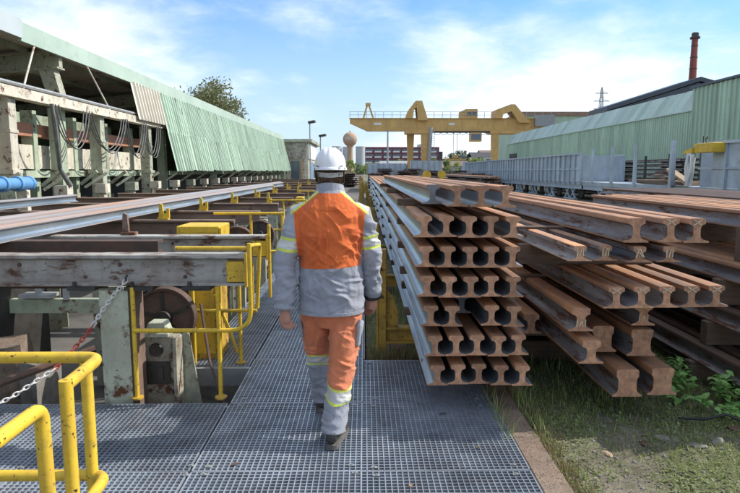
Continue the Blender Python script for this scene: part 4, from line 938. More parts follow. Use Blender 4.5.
# pulley wheels and pedestals
def pulley(x, y, z, r, label, lblp, zb=-.46):
    w = thing('pulley', label, 'pulley', (x, y, zb), 'pulley wheels along the bed')
    mb = MB(); mb.lathe([(r*.92,-.05),(r,-.05),(r*1.02,-.04),(r*.97,-.02),(r*.97,.02),(r*1.02,.04),(r,.05),(r*.92,.05),(r*.92,-.05)], (x,y,z), 36, axis='y'); mb.build('rim', M['rust_old'], w, 40)
    mb = MB(); mb.lathe([(.02,-.04),(r*.5,-.038),(r*.93,-.03),(r*.93,.03),(.02,.03)], (x,y,z), 30, axis='y'); mb.build('disc', M['rust_old'], w, 40)
    mb = MB(); mb.lathe([(.02,-.1),(.065,-.1),(.07,-.09),(.07,.1),(.02,.1)], (x,y,z), 18, axis='y'); mb.build('hub', M['dark_steel'], w, 40)
    for k in range(5):
        a = k*2*math.pi/5+.4; mb = MB(); mb.bar((x+.06*math.cos(a),y-.03,z+.06*math.sin(a)),(x+r*.85*math.cos(a),y-.03,z+r*.85*math.sin(a)),.03,.03,up=(0,1,0)); mb.build('spoke', M['dark_steel'], w)
    if zb < z-.3:
        mb = MB(); mb.box(x-.06,x+.06,y+.09,y+.17,zb,z-.02); mb.tube([(x,y+.05,z),(x,y+.18,z)],.03,10); mb.build('bearing_stand', M['pale_green'], w)
pulley(-1.66, 4.93, .48, .25, 'dark pulley wheel with rusty rim behind the near pedestal', '')
pulley(-1.55, 7.3, .80, .22, 'brown pulley wheel beyond the second beam', '')
pulley(-1.6, 9.2, .72, .22, 'brown pulley wheel before the fourth beam', '')
pd = thing('bearing_pedestal', 'beige steel bearing pedestal with gusset in front of the near pulley', 'pedestal', (-1.6, 4.66, -.46))
mb = MB(); mb.box(-1.77,-1.45,4.60,4.70,-.46,.40); mb.build('plate', M['grubby'], pd, bevel=.006)
mb = MB(); mb.prism([(-1.449,-.46),(-1.28,-.46),(-1.40,.40),(-1.449,.42)], 'y', 4.68, 4.70); mb.prism([(-1.93,-.46),(-1.771,-.46),(-1.771,.38),(-1.80,.30)],'y',4.68,4.70); mb.build('gusset', M['pale_green'], pd)
mb = MB(); mb.box(-1.475,-1.449,4.50,4.599,-.46,.42); mb.build('rib', M['grubby'], pd)
mb = MB(); mb.box(-1.75,-1.53,4.585,4.599,.02,.20); mb.box(-1.70,-1.68,4.572,4.584,.04,.18); mb.box(-1.62,-1.58,4.572,4.584,.06,.16); mb.build('cover_plate', M['dark_steel'], pd)
mb = MB(); mb.box(-1.72,-1.52,4.55,4.72,.405,.44); mb.prism([(-1.71,.44),(-1.53,.44),(-1.56,.52),(-1.68,.52)],'y',4.57,4.70); mb.build('bearing_block', M['pale_green'], pd, bevel=.006)
mb = MB(); mb.lathe([(.02,-.02),(.05,-.02),(.055,0)], (-1.63,4.58,.30), 14, axis='y'); mb.build('bolt', M['dark_steel'], pd)
for (x, z) in ((-1.74,.36),(-1.48,.36),(-1.74,-.04),(-1.50,-.04),(-1.74,.22)):
    mb = MB(); mb.lathe([(.016,-.014),(.018,-.010),(.018,0),(.001,.001)], (x,4.586 if z < .3 else 4.599,z), 6, axis='y'); mb.build('bolt', M['dark_steel'], pd)
# yellow guard boxes
def ybox(x0, x1, y0, y1, z0, z1, label, m='yellow_dull'):
    b = thing('guard_box', label, 'guard', ((x0+x1)/2, (y0+y1)/2, z0), 'yellow guard boxes')
    mb = MB(); mb.box(x0,x1,y0,y1,z0,z1); mb.build('casing', M[m], b, bevel=.008)
    mb = MB(); mb.box(x1+.001,x1+.022,y0-.012,y0+.012,z0,z1-.02); mb.box(x0+.04,x1-.04,y0-.014,y0-.001,z0+.06,z1-.06); mb.build('hatch', M['yellow'], b)
ybox(-1.57,-1.30,5.28,5.62,-.005,.74,'upright yellow guard box behind the near pulley')
ybox(-2.02,-1.56,6.45,6.95,.55,1.10,'wide yellow guard box with pale lid past the second beam','yellow')
ybox(-1.50,-1.34,13.2,13.6,.3,1.12,'small yellow guard box far along the bed, nearer one','yellow')
ybox(-1.50,-1.30,20.2,20.8,.3,1.2,'small yellow guard box far along the bed, farther one','yellow')
mb = MB(); mb.box(-2.0,-1.58,6.5,6.9,-.46,.549); tag(mb.build('steel_stand', M['dark_steel'], None), 'dark steel foot under the wide yellow guard box', 'stand')
for i, (x, y) in enumerate(((-1.42,13.4),(-1.4,20.5))):
    mb = MB(); mb.box(x-.06,x+.06,y-.1,y+.1,-.03,.299); tag(mb.build('steel_stand', M['dark_steel'], None), f'dark steel foot under the {("nearer","farther")[i]} small yellow box', 'stand')
# debris and blocks under the near beam
for i, (x0,x1,y0,y1,z0,z1,m,lb,rz) in enumerate(((-3.05,-2.75,4.75,5.05,-.46,.30,'concrete','leaning mossy concrete block at left under the beam',.25),(-2.72,-2.56,4.62,4.90,-.46,.18,'stone','narrow stained concrete block beside the leaning one',-.2),
        (-3.9,-3.1,5.0,5.8,-.46,.70,'dark_steel','dark machine casing at the left edge under the beam',0),(-2.45,-2.2,5.7,6.1,-.46,.22,'concrete','low concrete footing behind the green bracket',.1))):
    cx, cy = (x0+x1)/2, (y0+y1)/2; mb = MB(); mb.box(x0-cx,x1-cx,y0-cy,y1-cy,0,z1-z0)
    me = mb.mesh('concrete_block', M[m]); bm = bmesh.new(); bm.from_mesh(me); bmesh.ops.subdivide_edges(bm, edges=bm.edges, cuts=5, use_grid_fill=True)
    for v in bm.verts: v.co += Vector((noise.noise(v.co*6+Vector((i,0,0))), noise.noise(v.co*6+Vector((0,i,5))), noise.noise(v.co*6+Vector((9,0,i)))))*(.02 if m != 'dark_steel' else .002)
    bm.to_mesh(me); bm.free()
    o = link('concrete_block' if m != 'dark_steel' else 'machine_casing', me, (cx,cy,z0)); o.rotation_euler = (R(3)*(i==0), R(-6)*(i==0), rz); tag(o, lb, 'block' if m != 'dark_steel' else 'casing')
mb = MB(); mb.tube([(-2.95,4.15,.06),(-2.12,4.62,.30)], .03, 8); tag(mb.build('loose_pipe', M['rust_old'], None, 40), 'loose rusty pipe slanting behind the yellow handrail', 'pipe')
mb = MB(); mb.tube([(-1.33,4.8,.62),(-1.22,4.6,.2),(-1.0,4.35,-.25)], .012, 6); tag(mb.build('drain_hose', M['rust_old'], None, 40), 'thin rusty rod slanting down beside the yellow guard box', 'rod')
# hoses, pipes and bits of clutter between the bed beams
rgc = random.Random(41); K = 0
for (y0, y1) in ((6.1,7.9),(8.3,9.9),(10.3,12.3),(12.7,15.0),(15.4,18.0),(18.4,21.3)):
    for k in range(3):
        x = (-2.2,-4.1,-5.6)[k] + rgc.uniform(-.4,.4); z = rgc.uniform(.45,.85); mb = MB(); K += 1
        pts = [(x+rgc.uniform(-.3,.3), y0+(y1-y0)*t, z-.25*math.sin(t*3.14)*rgc.uniform(.2,1)) for t in (0,.25,.5,.75,1)]
        mb.tube(fillet(pts, .3, 3), rgc.uniform(.018,.04), 7)
        tag(mb.build('bed_hose', M[('cable','rust_old','galv_dull')[k]], None, 50), f'{("black hose","rusty pipe","grey pipe")[k]} sagging below the bed rails in {ORD[K//3 if K % 3 else K//3-1]} gap from the front', 'hose', 'hoses and pipes in the left bed')
for i, (x, y, w, h, m) in enumerate(((-2.4,9.1,.5,.55,'pale_green'),(-4.4,7.2,.8,.6,'machine_green'),(-2.5,13.6,.6,.7,'cream'),(-4.6,11.4,.9,.6,'dark_steel'),(-2.5,16.6,.6,.6,'pale_green'))):
    b = thing('gear_housing', f'{m.replace("_"," ")} gear housing between the bed beams, {ORD[i]} of five', 'housing', (x, y, -.46), 'gear housings in the left bed')
    mb = MB(); mb.box(x-w/2,x+w/2,y-.3,y+.3,-.46,h); mb.build('casing', M[m], b, bevel=.02)
    mb = MB(); mb.lathe([(.02,-.34),(.14,-.34),(.15,-.305),(.15,-.301)], (x,y,h-.3), 16, axis='y'); mb.build('cover', M['dark_steel'], b, 40)
    mb = MB(); mb.box(x-w/2-.05,x+w/2+.05,y-.33,y+.33,h+.001,h+.04); mb.build('lid', M['beam_brown'], b)
# red and white chain
def chain():
    c = thing('barrier_chain', 'red and white chain hanging from the nearest beam to the left', 'chain', (-2.0, 4.3, .1))
    P = [Vector(p) for p in ((-1.735,4.33,.90),(-1.90,4.31,.70),(-2.00,4.27,.53),(-2.16,4.12,.32),(-2.42,3.92,.15),(-2.9,3.6,.04))]
    pts = []
    for i in range(len(P)-1):
        for k in range(40): pts.append(P[i].lerp(P[i+1], k/40))
    for _ in range(25):
        pts = [pts[0]] + [(pts[i-1]+pts[i]*2+pts[i+1])/4 for i in range(1, len(pts)-1)] + [pts[-1]]
    out = [pts[0]]; acc = 0; step = .030
    for a, b in zip(pts, pts[1:]):
        acc += (b-a).length
        if acc >= step: out.append(b); acc = 0
    A, B = MB(), MB(); n = len(out)
    for i in range(n-1):
        a, b = out[i], out[i+1]; d = (b-a).normalized(); s = d.cross(Vector((0,1,.2))).normalized(); u = s.cross(d)
        if i % 2: s = u
        m_ = (a+b)/2; hl, hw = .0235, .0125
        loop = [m_ + d*(hl*math.cos(t)) + s*(hw*math.sin(t)) for t in [2*math.pi*k/10 for k in range(11)]]
        f = i/n; (B if .27 < f < .52 else A).tube(loop, .0052, 5, caps=False)
    A.build('white_links', M['chain_white'], c, 60, kind='stuff'); B.build('red_links', M['chain_red'], c, 60, kind='stuff')
    mb = MB(); mb.tube([(-1.735,4.355,.93),(-1.735,4.325,.925),(-1.735,4.325,.895)], .009, 6); mb.build('hook', M['dark_steel'], c)
chain()
# ------------------------------------------------------------------ yellow railings
def railing(name, label, loc, parts, r=.021, plates=(), group='yellow tube railings'):
    t = thing(name, label, 'railing', loc, group)
    for nm, pts, fr in parts:
        mb = MB(); mb.tube(fillet(pts, fr) if fr else pts, r, 14); mb.build(nm, M['yellow'], t, 50)
    for (x, y, z) in plates:
        mb = MB(); mb.lathe([(.045,z),(.045,z+.012),(.025,z+.014)], (x,y,0), 14); mb.build('base_plate', M['yellow_dull'], t, 40)
    return t
railing('handrail', 'thick yellow handrail turning a corner in the left foreground', (-1.5,2.18,0), [
    ('top_rail', [(-4.2,2.18,1.0),(-.985,2.18,1.0),(-.968,1.885,1.0)], .06), ('end_post', [(-.968,1.885,1.018),(-.968,1.885,0.0)], 0), ('post', [(-1.04,2.18,.985),(-1.04,2.18,0)], 0),
    ('mid_rail', [(-4.2,2.18,.535),(-.985,2.18,.535),(-.968,1.90,.535)], .06), ('post', [(-2.6,2.18,.985),(-2.6,2.18,0)], 0)], .0215, [(-.968,1.885,.0),(-1.04,2.18,0),(-2.6,2.18,0)])
railing('handrail', 'yellow handrail bending down at the bottom left corner', (-.95,1.0,0), [
    ('top_rail', [(-.93,-.5,1.0),(-.95,1.70,1.0),(-.95,1.72,0.0)], .045), ('mid_rail', [(-.93,-.5,.53),(-.95,1.68,.53)], 0)], .0215, [(-.95,1.72,0)])
railing('guard_railing', 'yellow tube guard railing with curved corner at the nearest beam end', (-1.3,4.35,0), [
    ('post', [(-1.70,4.34,-.0),(-1.70,4.34,.845)], 0), ('post', [(-1.075,4.34,0),(-1.075,4.34,.845)], 0),
    ('mid_rail', [(-1.70,4.335,.52),(-.835,4.335,.52),(-.835,4.335,1.17)], .16), ('top_rail', [(-1.39,4.40,1.125),(-.835,4.39,1.125)], 0), ('side_rail', [(-.835,4.335,1.15),(-.90,5.15,1.06),(-.935,5.16,.50)], .08)], .0165, [(-1.70,4.34,.0),(-1.075,4.34,0)])
railing('guard_railing', 'yellow tube guard railing behind the nearest beam end', (-1.2,5.15,0), [
    ('post', [(-1.09,5.16,0),(-1.09,5.16,.95)], 0), ('mid_rail', [(-1.52,5.14,.48),(-.935,5.14,.48)], 0), ('post', [(-1.50,5.17,-.0),(-1.50,5.17,.80)], 0), ('brace', [(-1.12,5.16,.10),(-1.30,5.16,.62)], 0)], .0165, [(-1.09,5.16,0)])
railing('guard_railing', 'yellow tube guard railing at the second beam end', (-1.3,6.2,0), [
    ('top_rail', [(-1.75,7.0,1.20),(-.93,7.0,1.20)], 0), ('post', [(-1.32,7.0,1.2),(-1.32,7.0,0)], 0), ('end_post', [(-.93,5.85,1.17),(-.93,5.85,.45)], .0), ('mid_rail', [(-1.75,7.02,.75),(-.93,7.02,.75)], 0), ('post', [(-.955,7.0,1.2),(-.955,7.0,0)], 0)], .0165)
for k, y in enumerate((11.2,16.2,22.0)):
    railing('guard_railing', f'distant yellow guard railing by the bed, {ORD[k]} beyond the second beam', (-1.3,y,0), [
        ('top_rail', [(-1.75,y,1.15),(-1.02,y,1.15),(-1.02,y,0)], .1), ('mid_rail', [(-1.75,y,.6),(-1.02,y,.6)], 0), ('post', [(-1.5,y,1.15),(-1.5,y,0)], 0)], .0165)
# ------------------------------------------------------------------ the worker
def fabric(name, c1, c2, rough=.9, scale=7, weave=900, amt=0):
    t = NT(name); c = t.mix(t.ramp(t.noise(scale, 6, .6), .38, .62), c1, c2)
    c = t.mix(t.ramp(t.noise(scale*2.6, 7, .7), .55, .75, 0, .35), c, tuple(k*.45 for k in c1))
    t.set('Base Color', c); t.set('Roughness', rough); t.set('Specular IOR Level', .25); t.set('Sheen Weight', .15)
    t.bump(t.mathn('ADD', t.mathn('MULTIPLY', t.noise(260, 3, .6), .5), t.mathn('ADD', t.mathn('MULTIPLY', t.noise(34, 5, .65, (1,1,.9), .6), 1.2), t.mathn('MULTIPLY', t.noise(13, 4, .55, (1.0,1,.7), 1.2), 4.0))), .42, .006); return t.m
M['cloth_orange'] = fabric('cloth_orange', (0.70,0.155,0.040), (0.60,0.125,0.034))
M['cloth_faded'] = fabric('cloth_faded', (0.66,0.225,0.115), (0.56,0.18,0.085))
M['cloth_grey'] = fabric('cloth_grey', (0.33,0.345,0.39), (0.265,0.275,0.315))
M['cloth_pocket'] = fabric('cloth_pocket', (0.34,0.35,0.38), (0.26,0.27,0.30))
M['hi_yellow'] = fabric('hi_yellow', (0.62,0.70,0.10), (0.55,0.62,0.10), .6)
M['reflective'] = fabric('reflective', (0.58,0.58,0.55), (0.48,0.48,0.46), .45)
M['skin'] = fabric('skin', (0.50,0.26,0.19), (0.40,0.19,0.135), .55)
M['hair'] = fabric('hair', (0.24,0.15,0.095), (0.13,0.08,0.05), .6, 60)
M['boot'] = surf('boot', (0.030,0.028,0.026), (0.06,0.055,0.05), 12, .4, .62, .42, grime=.3, bump=.2, amt=0)
M['sole'] = surf('sole', (0.16,0.15,0.135), (0.09,0.085,0.08), 20, rough=.8, grime=.3, bump=.3, amt=0)
M['helmet'] = surf('helmet', (0.80,0.81,0.82), (0.76,0.77,0.78), 6, rough=.28, grime=.12, bump=.02, amt=0)
M['lining'] = surf('lining', (0.50,0.50,0.49), (0.42,0.42,0.41), 9, rough=.8, grime=.2, bump=.1, amt=0)
def voxel(mb, size, smooth=2):
    me = mb.mesh('tmp', []); ob = bpy.data.objects.new('tmp', me); COL.objects.link(ob)
    md = ob.modifiers.new('r', 'REMESH'); md.mode = 'VOXEL'; md.voxel_size = size; md.adaptivity = 0
    dg = bpy.context.evaluated_depsgraph_get(); out = bpy.data.meshes.new_from_object(ob.evaluated_get(dg))
    bpy.data.objects.remove(ob); bm = bmesh.new(); bm.from_mesh(out); bpy.data.meshes.remove(out)
    for _ in range(smooth): bmesh.ops.smooth_vert(bm, verts=bm.verts, factor=.5, use_axis_x=True, use_axis_y=True, use_axis_z=True)
    return bm
def cut(bm, co, no):
    bmesh.ops.bisect_plane(bm, geom=bm.verts[:]+bm.edges[:]+bm.faces[:], dist=.0004, plane_co=co, plane_no=no)
def finish(bm, name, mats, parent, sel):
    for f in bm.faces: f.material_index = sel(f.calc_center_median()); f.smooth = True
    o0 = OFF[parent.name]
    for v in bm.verts: v.co -= o0
    me = bpy.data.meshes.new(name); bm.to_mesh(me); bm.free()
    for m in mats: me.materials.append(m)
    return link(name, me, o0, parent)
def nz(p, s, o=0): return noise.noise((p[0]*s+o, p[1]*s+o*1.7, p[2]*s-o))
def ridged(x): return 1 - abs(x)*2.2
CXP, CYP = -.215, 3.82
class Creases:
    """sharp fold lines: random strokes in the (x, z) plane pressed into cloth on the side facing -y or +y"""
    def __init__(s, seed, strokes):
        s.k = []
        rg = random.Random(seed)
        for (x0, x1, z0, z1, n, a0, a1, l0, l1, amp) in strokes:
            for _ in range(n):
                x, z = rg.uniform(x0, x1), rg.uniform(z0, z1); a = R(rg.uniform(a0, a1)); L = rg.uniform(l0, l1)
                s.k.append((x, z, math.cos(a), math.sin(a), L/2, rg.uniform(.008,.017), amp*rg.uniform(.5,1.2), rg.choice((-1,-1,1)), rg.uniform(-3,3)))
    def __call__(s, p, back):
        d = 0
        for (x, z, c, sn, h, w, amp, side, bend) in s.k:
            if (side < 0) != back: continue
            dx, dz = p.x-x, p.z-z; u = dx*c + dz*sn
            if abs(u) > h: continue
            v = -dx*sn + dz*c - bend*u*u
            if abs(v) > 4*w: continue
            f = 1-(u/h)**2; t = v/w
            d += amp*f*(math.exp(-abs(t)*1.5) - .55*math.exp(-((t-1.6)/.9)**2))
        return d
per = thing('person', 'worker in orange and grey jacket and white helmet walking away on the grating', 'person', (CXP, CYP, 0))
LS, LE, LW = Vector((-.405,3.80,1.425)), Vector((-.498,3.745,1.13)), Vector((-.500,3.70,.845))
RS, RE, RW = Vector((-.025,3.80,1.425)), Vector((.045,3.84,1.14)), Vector((.052,3.92,.875))
# body
mb = MB()
mb.tube([(CXP,3.84,.80),(CXP,3.82,1.0),(CXP,3.83,1.2),(CXP,3.82,1.40),(CXP,3.82,1.50),(CXP,3.835,1.56),(CXP,3.85,1.66)], [(.15,.10),(.14,.095),(.15,.10),(.16,.09),(.10,.07),(.058,.06),(.055,.058)], 16)
mb.lathe([(.001,-.118),(.03,-.116),(.052,-.10),(.066,-.07),(.074,-.02),(.077,.03),(.074,.07),(.06,.10),(.03,.118),(.001,.121)], (0,0,0), 20)
hb = len(mb.v)-200
for i in range(hb, len(mb.v)):     # head: longer front to back, jaw forward
    x, y, z = mb.v[i]; y2 = y*1.24 + (.012 if z < -.03 else 0); mb.v[i] = (CXP + x, 3.875 + y2, 1.700 + z)
mb.tube([(CXP,3.955,1.725),(CXP,3.985,1.70),(CXP,3.995,1.675),(CXP,3.97,1.665)], [.010,.013,.017,.012], 8)      # nose
mb.tube([(CXP-.022,3.960,1.640),(CXP,3.968,1.640),(CXP+.022,3.960,1.640)], [.006,.009,.006], 6)                 # lips
for s in (-1, 1):
    mb.tube([(CXP+s*.074,3.865,1.715),(CXP+s*.086,3.855,1.70),(CXP+s*.085,3.862,1.675),(CXP+s*.075,3.872,1.662)], [.010,.014,.012,.008], 7)   # ears
def hand(W, down, spread, palm, s):
    down, spread = Vector(down).normalized(), Vector(spread).normalized(); nrm = Vector(palm).normalized()
    k = W + down*.085
    mb.tube([W-down*.03, W, W+down*.03, W+down*.06, k], [.026,(.028),(.032),(.036),(.034)], 10)
    for j, (o, L) in enumerate(((-.031,.078),(-.010,.088),(.011,.082),(.031,.064))):
        b = W + down*.078 + spread*o; c1 = b + down*L*.42 + nrm*.012; c2 = c1 + down*L*.22 + nrm*L*.30; c3 = c2 + down*L*-.02 + nrm*L*.28
        mb.tube([b, c1, c2, c3], [.0105,.0098,.0090,.0075], 8)
    t0 = W + down*.03 - spread*.026; t1 = t0 + down*.035 - spread*.022 + nrm*.012; t2 = t1 + down*.03 - spread*.004 + nrm*.014
    mb.tube([t0, t1, t2], [.014,.0115,.009], 8)
for S_, E_, W_ in ((LS,LE,LW),(RS,RE,RW)): mb.tube([S_, E_, W_ + (W_-E_).normalized()*.02], [.05,.042,.028], 10)
hand(LW+(LW-LE).normalized()*.015, (.08,.03,-1), (.75,.66,0), (.60,.75,0), -1)
hand(RW+(RW-RE).normalized()*.015, (-.10,.10,-1), (-.75,.66,0), (-.6,.75,0), 1)
mb.tube([(-.305,3.84,.9),(-.311,3.96,.48),(-.304,4.06,.24)], [.06,.04,.03], 10); mb.tube([(-.125,3.82,.9),(-.14,3.70,.46),(-.172,3.60,.24)], [.06,.04,.03], 10)
bm = voxel(mb, .0042, 1)
finish(bm, 'body', [M['skin']], per, lambda c: 0)
for s in (-1, 1):
    e = MB(); e.lathe([(.001,-.012),(.008,-.009),(.012,0),(.008,.009),(.001,.012)], (CXP+s*.032,3.955,1.708), 10); e.build('eye', M['white'], per, 60)
# hair
mb = MB()
for k in range(1500):
    a = rng.uniform(math.pi*.95, math.pi*2.05); z = rng.uniform(1.605,1.72); f = 1 if z > 1.64 else .93
    p = Vector((CXP+.077*f*math.cos(a), 3.872+.098*f*math.sin(a), z)); q = p + Vector((.006*math.cos(a)+rng.uniform(-.008,.008), .008*math.sin(a)+rng.uniform(-.006,.004), -rng.uniform(.015,.035)))
    w = Vector((-math.sin(a), math.cos(a), 0))*.003; o_ = Vector((math.cos(a),math.sin(a),0))*.004
    mb.add([p-w-o_, p+w-o_, q+w*.2+o_, p+o_], [(0,1,2),(0,2,3),(1,3,2)])
mb.tube([(CXP,3.876,1.615),(CXP,3.872,1.64),(CXP,3.874,1.70),(CXP,3.874,1.76)], [(.058,.074),(.068,.090),(.076,.098),(.074,.094)], 20)
v0 = mb.v; mb.build('hair', M['hair'], per)
# jacket
mb = MB()
tr = [(.795,.208,.158,3.80),(.84,.212,.160,3.80),(.92,.210,.157,3.80),(1.02,.203,.150,3.80),(1.10,.198,.148,3.80),(1.2,.200,.150,3.795),(1.30,.208,.150,3.79),(1.40,.212,.138,3.795),(1.455,.190,.120,3.80),(1.50,.148,.102,3.81),(1.535,.112,.088,3.82),(1.56,.082,.078,3.83)]
mb.tube([(CXP,c,z) for (z,a,b,c) in tr], [(a,b) for (z,a,b,c) in tr], 28)
for S_, E_, W_, sg in ((LS,LE,LW,-1),(RS,RE,RW,1)):
    d1 = (E_-S_); top = S_ + Vector((-sg*.05, 0, .02))
    mb.tube([top, S_+Vector((0,0,-.01)), S_+d1*.35, S_+d1*.7, E_, E_.lerp(W_,.4), E_.lerp(W_,.8), W_, W_+(W_-E_).normalized()*.012], [.058,.080,.080,.075,.072,.068,.064,.062,.061], 20)
CJ = Creases(5, [(-.42,-.02,1.12,1.45,26,35,145,.08,.24,.010),(-.42,-.02,1.12,1.45,14,-50,50,.06,.18,.008),(-.42,-.02,.82,1.10,22,-40,60,.10,.26,.010),(-.60,-.42,.84,1.40,26,-35,35,.05,.13,.009),(-.02,.12,.86,1.40,26,-35,35,.05,.13,.009)])
bm = voxel(mb, .0055, 4); bm.normal_update()
for v in bm.verts:
    p = v.co; n = v.normal; side = -1 if p.x < CXP else 1; sl = abs(p.x-CXP) > .21
    if sl:
        u = (p.z*10 + side*p.x*6 + p.y*5); d = .009*ridged(noise.noise((u*.9, p.x*5, p.y*6+3))) + .009*noise.noise((p.x*12, p.y*12, p.z*16)) - .004
        if p.z < 1.05: d += .004*math.sin(p.z*85 + 5*noise.noise((p.x*9,p.y*9,p.z*6)))
    else:
        q = (p.x*6 + p.z*4*(1 if p.x > CXP else -1), p.y*3, p.z*7)
        d = .015*ridged(noise.noise((q[0]*1.2, q[1], q[2]*.9))) - .010 + .012*nz(p, 5.5, 2) + .0065*nz(p, 14, 7) + .006*ridged(noise.noise((p.x*16+p.z*5, p.y*5, p.z*6))) - .003
        if p.z < 1.10: d += .008*ridged(noise.noise(((p.x*5+p.z*9), p.y*2, 4))) - .004
        if p.z > 1.45: d *= .5
        d *= .6
    v.co = p + n*(d + CJ(p, p.y < (3.80 if not sl else (3.74 if side < 0 else 3.84))))
for z in (1.092,): cut(bm, (CXP,0,z), (-.04,0,1))
for sg in (-1, 1): cut(bm, (CXP+sg*.190,0,1.10), (sg*1,0,-.10))
AX = [(-1, LS, LE), (1, RS, RE)]; BANDS = (1.287,1.270,1.215,1.198)
for sg, S_, E_ in AX:
    pass
for dz in BANDS:
    cut(bm, (CXP-.27,3.78,dz), (.14,-.05,1)); cut(bm, (CXP+.24,3.80,dz), (-.14,-.05,1))
SH = [.352,.326,.310]       # distance of the shoulder strips along the outward normal
for sg in (-1, 1):
    n_ = Vector((sg*.62,0,.78))
    for t_ in SH: cut(bm, Vector((CXP,0,1.30)) + n_*t_*.78, n_)
def jsel(c):
    sg = -1 if c.x < CXP else 1; dx = abs(c.x-CXP)
    n_ = Vector((sg*.62,0,.78)); t_ = (c-Vector((CXP,0,1.30))).dot(n_)/.78
    if c.z > 1.395 and .07 < dx < .245:
        if t_ > SH[1]: return 3 if t_ < SH[0] else 2
        if t_ > SH[2]: return 2
    if dx - .1*(c.z-1.10) > .190:
        if sg < 0: h = (c-Vector((CXP-.27,3.78,0))).dot(Vector((.14,-.05,1)))
        else: h = (c-Vector((CXP+.24,3.80,0))).dot(Vector((-.14,-.05,1)))
        if BANDS[3] < h < BANDS[0]: return 2 if (h > BANDS[1] or h < BANDS[2]) else 3
        return 1
    if c.z - .04*(c.x-CXP) > 1.092: return 0 if c.z < 1.553 else 1
    return 1
jk = finish(bm, 'jacket', [M['cloth_orange'],M['cloth_grey'],M['hi_yellow'],M['reflective']], per, jsel)
mb = MB(); cz = [(1.522,.116,.104),(1.545,.102,.098),(1.575,.090,.090),(1.596,.086,.089),(1.590,.078,.081),(1.56,.070,.074)]
vs = []; n = 28
for (z, a, b) in cz:
    for j in range(n):
        t = 2*math.pi*j/n; vs.append((CXP+a*math.cos(t), 3.838+b*math.sin(t), z - .022*math.sin(t)*(1 if z > 1.55 else .4) + .003*noise.noise((t*2,z*30,0))))
mb.add(vs, [(i*n+j, i*n+(j+1)%n, (i+1)*n+(j+1)%n, (i+1)*n+j) for i in range(len(cz)-1) for j in range(n)]); mb.build('collar', M['cloth_grey'], jk, 60)
for W_, E_ in ((LW,LE),(RW,RE)):
    d = (W_-E_).normalized(); mb = MB(); mb.tube([W_-d*.004, W_+d*.014, W_+d*.022], [.0635,.064,.050], 20); mb.build('cuff', M['cloth_grey'] if W_ is LW else M['black'], jk, 60)
mb = MB()
for k in range(36):      # hem seam
    a0, a1 = 2*math.pi*k/36, 2*math.pi*(k+1)/36
    mb.bar((CXP+.2135*math.cos(a0),3.80+.1635*math.sin(a0),.801),(CXP+.2135*math.cos(a1),3.80+.1635*math.sin(a1),.801),.006,.018)
mb.build('hem', M['cloth_grey'], jk)
# trousers
mb = MB()
LL = [((-.310,3.83,.90),(.092,.105)),((-.318,3.86,.74),(.104,.112)),((-.315,3.91,.60),(.094,.100)),((-.312,3.965,.47),(.083,.088)),((-.308,4.02,.34),(.078,.084)),((-.302,4.07,.22),(.074,.080)),((-.30,4.105,.12),(.076,.084)),((-.298,4.11,.085),(.076,.084))]
RL = [((-.124,3.82,.90),(.092,.105)),((-.120,3.80,.74),(.106,.112)),((-.128,3.75,.60),(.097,.102)),((-.140,3.70,.47),(.085,.090)),((-.152,3.655,.36),(.080,.086)),((-.172,3.60,.24),(.076,.082)),((-.188,3.555,.12),(.077,.086)),((-.190,3.548,.085),(.077,.086))]
for Lg in (LL, RL): mb.tube([p for p, r in Lg], [r for p, r in Lg], 20)
mb.tube([(CXP,3.815,.70),(CXP,3.81,.80),(CXP,3.81,.92),(CXP,3.81,1.0)], [(.10,.10),(.180,.130),(.180,.128),(.17,.12)], 22)
CT = Creases(8, [(-.42,-.02,.58,.80,18,-30,50,.06,.17,.009),(-.42,-.02,.58,.80,8,60,120,.08,.2,.008),(-.40,-.22,.36,.56,14,-30,30,.05,.14,.009),(-.24,-.04,.34,.58,16,-30,30,.06,.15,.010),(-.28,-.08,.10,.30,14,-30,30,.05,.13,.008),(-.38,-.23,.10,.36,12,-30,30,.05,.12,.008)])
bm = voxel(mb, .0055, 4); bm.normal_update()
for v in bm.verts:
    p = v.co; d = .011*noise.noise((p.x*9, p.y*7, p.z*11)) + .011*ridged(noise.noise((p.x*7+p.z*6, p.y*6, p.z*9-p.x*5))) - .005
    if p.z < .30: d += .005*math.sin(p.z*70+6*noise.noise((p.x*8,p.y*8,p.z*5)))
    v.co = p + v.normal*(d*.6 + CT(p, v.normal.y < 0))
TB = {-1: (.445,.435,.385,.375), 1: (.372,.360,.305,.293)}
for b in TB[-1]: cut(bm, (-.31,3.99,b), (0,.25,1))
for b in TB[1]: cut(bm, (-.15,3.66,b), (.06,-.22,1))
def tsel(c):
    left = c.y > 3.83 and c.x < CXP+.02 if c.z < .55 else c.x < CXP
    if left: h = (c-Vector((-.31,3.99,0))).dot(Vector((0,.25,1))); b = TB[-1]
    else: h = (c-Vector((-.15,3.66,0))).dot(Vector((.06,-.22,1))); b = TB[1]
    if h > b[0]: return 0
    if h > b[1] or b[3] < h <= b[2]: return 2
    if h > b[2]: return 3
    return 1
tz = finish(bm, 'trousers', [M['cloth_faded'],M['cloth_grey'],M['hi_yellow'],M['reflective']], per, tsel)
def pocket(pts, w, nm='pocket'):
    mb = MB(); mb.tube(pts, w, 12); bm2 = voxel(mb, .006, 3)
    for v in bm2.verts: v.co += Vector((1,1,0))*.004*nz(v.co, 22, 3)
    finish(bm2, nm, [M['cloth_pocket']], tz, lambda c: 0)
pocket([(-.024,3.77,.735),(-.030,3.755,.70),(-.036,3.745,.66),(-.046,3.735,.585)], [(.026,.058),(.028,.066),(.022,.060),(.020,.056)])
pocket([(-.418,3.84,.735),(-.412,3.86,.67),(-.405,3.885,.62)], [(.018,.05),(.022,.06),(.018,.055)])
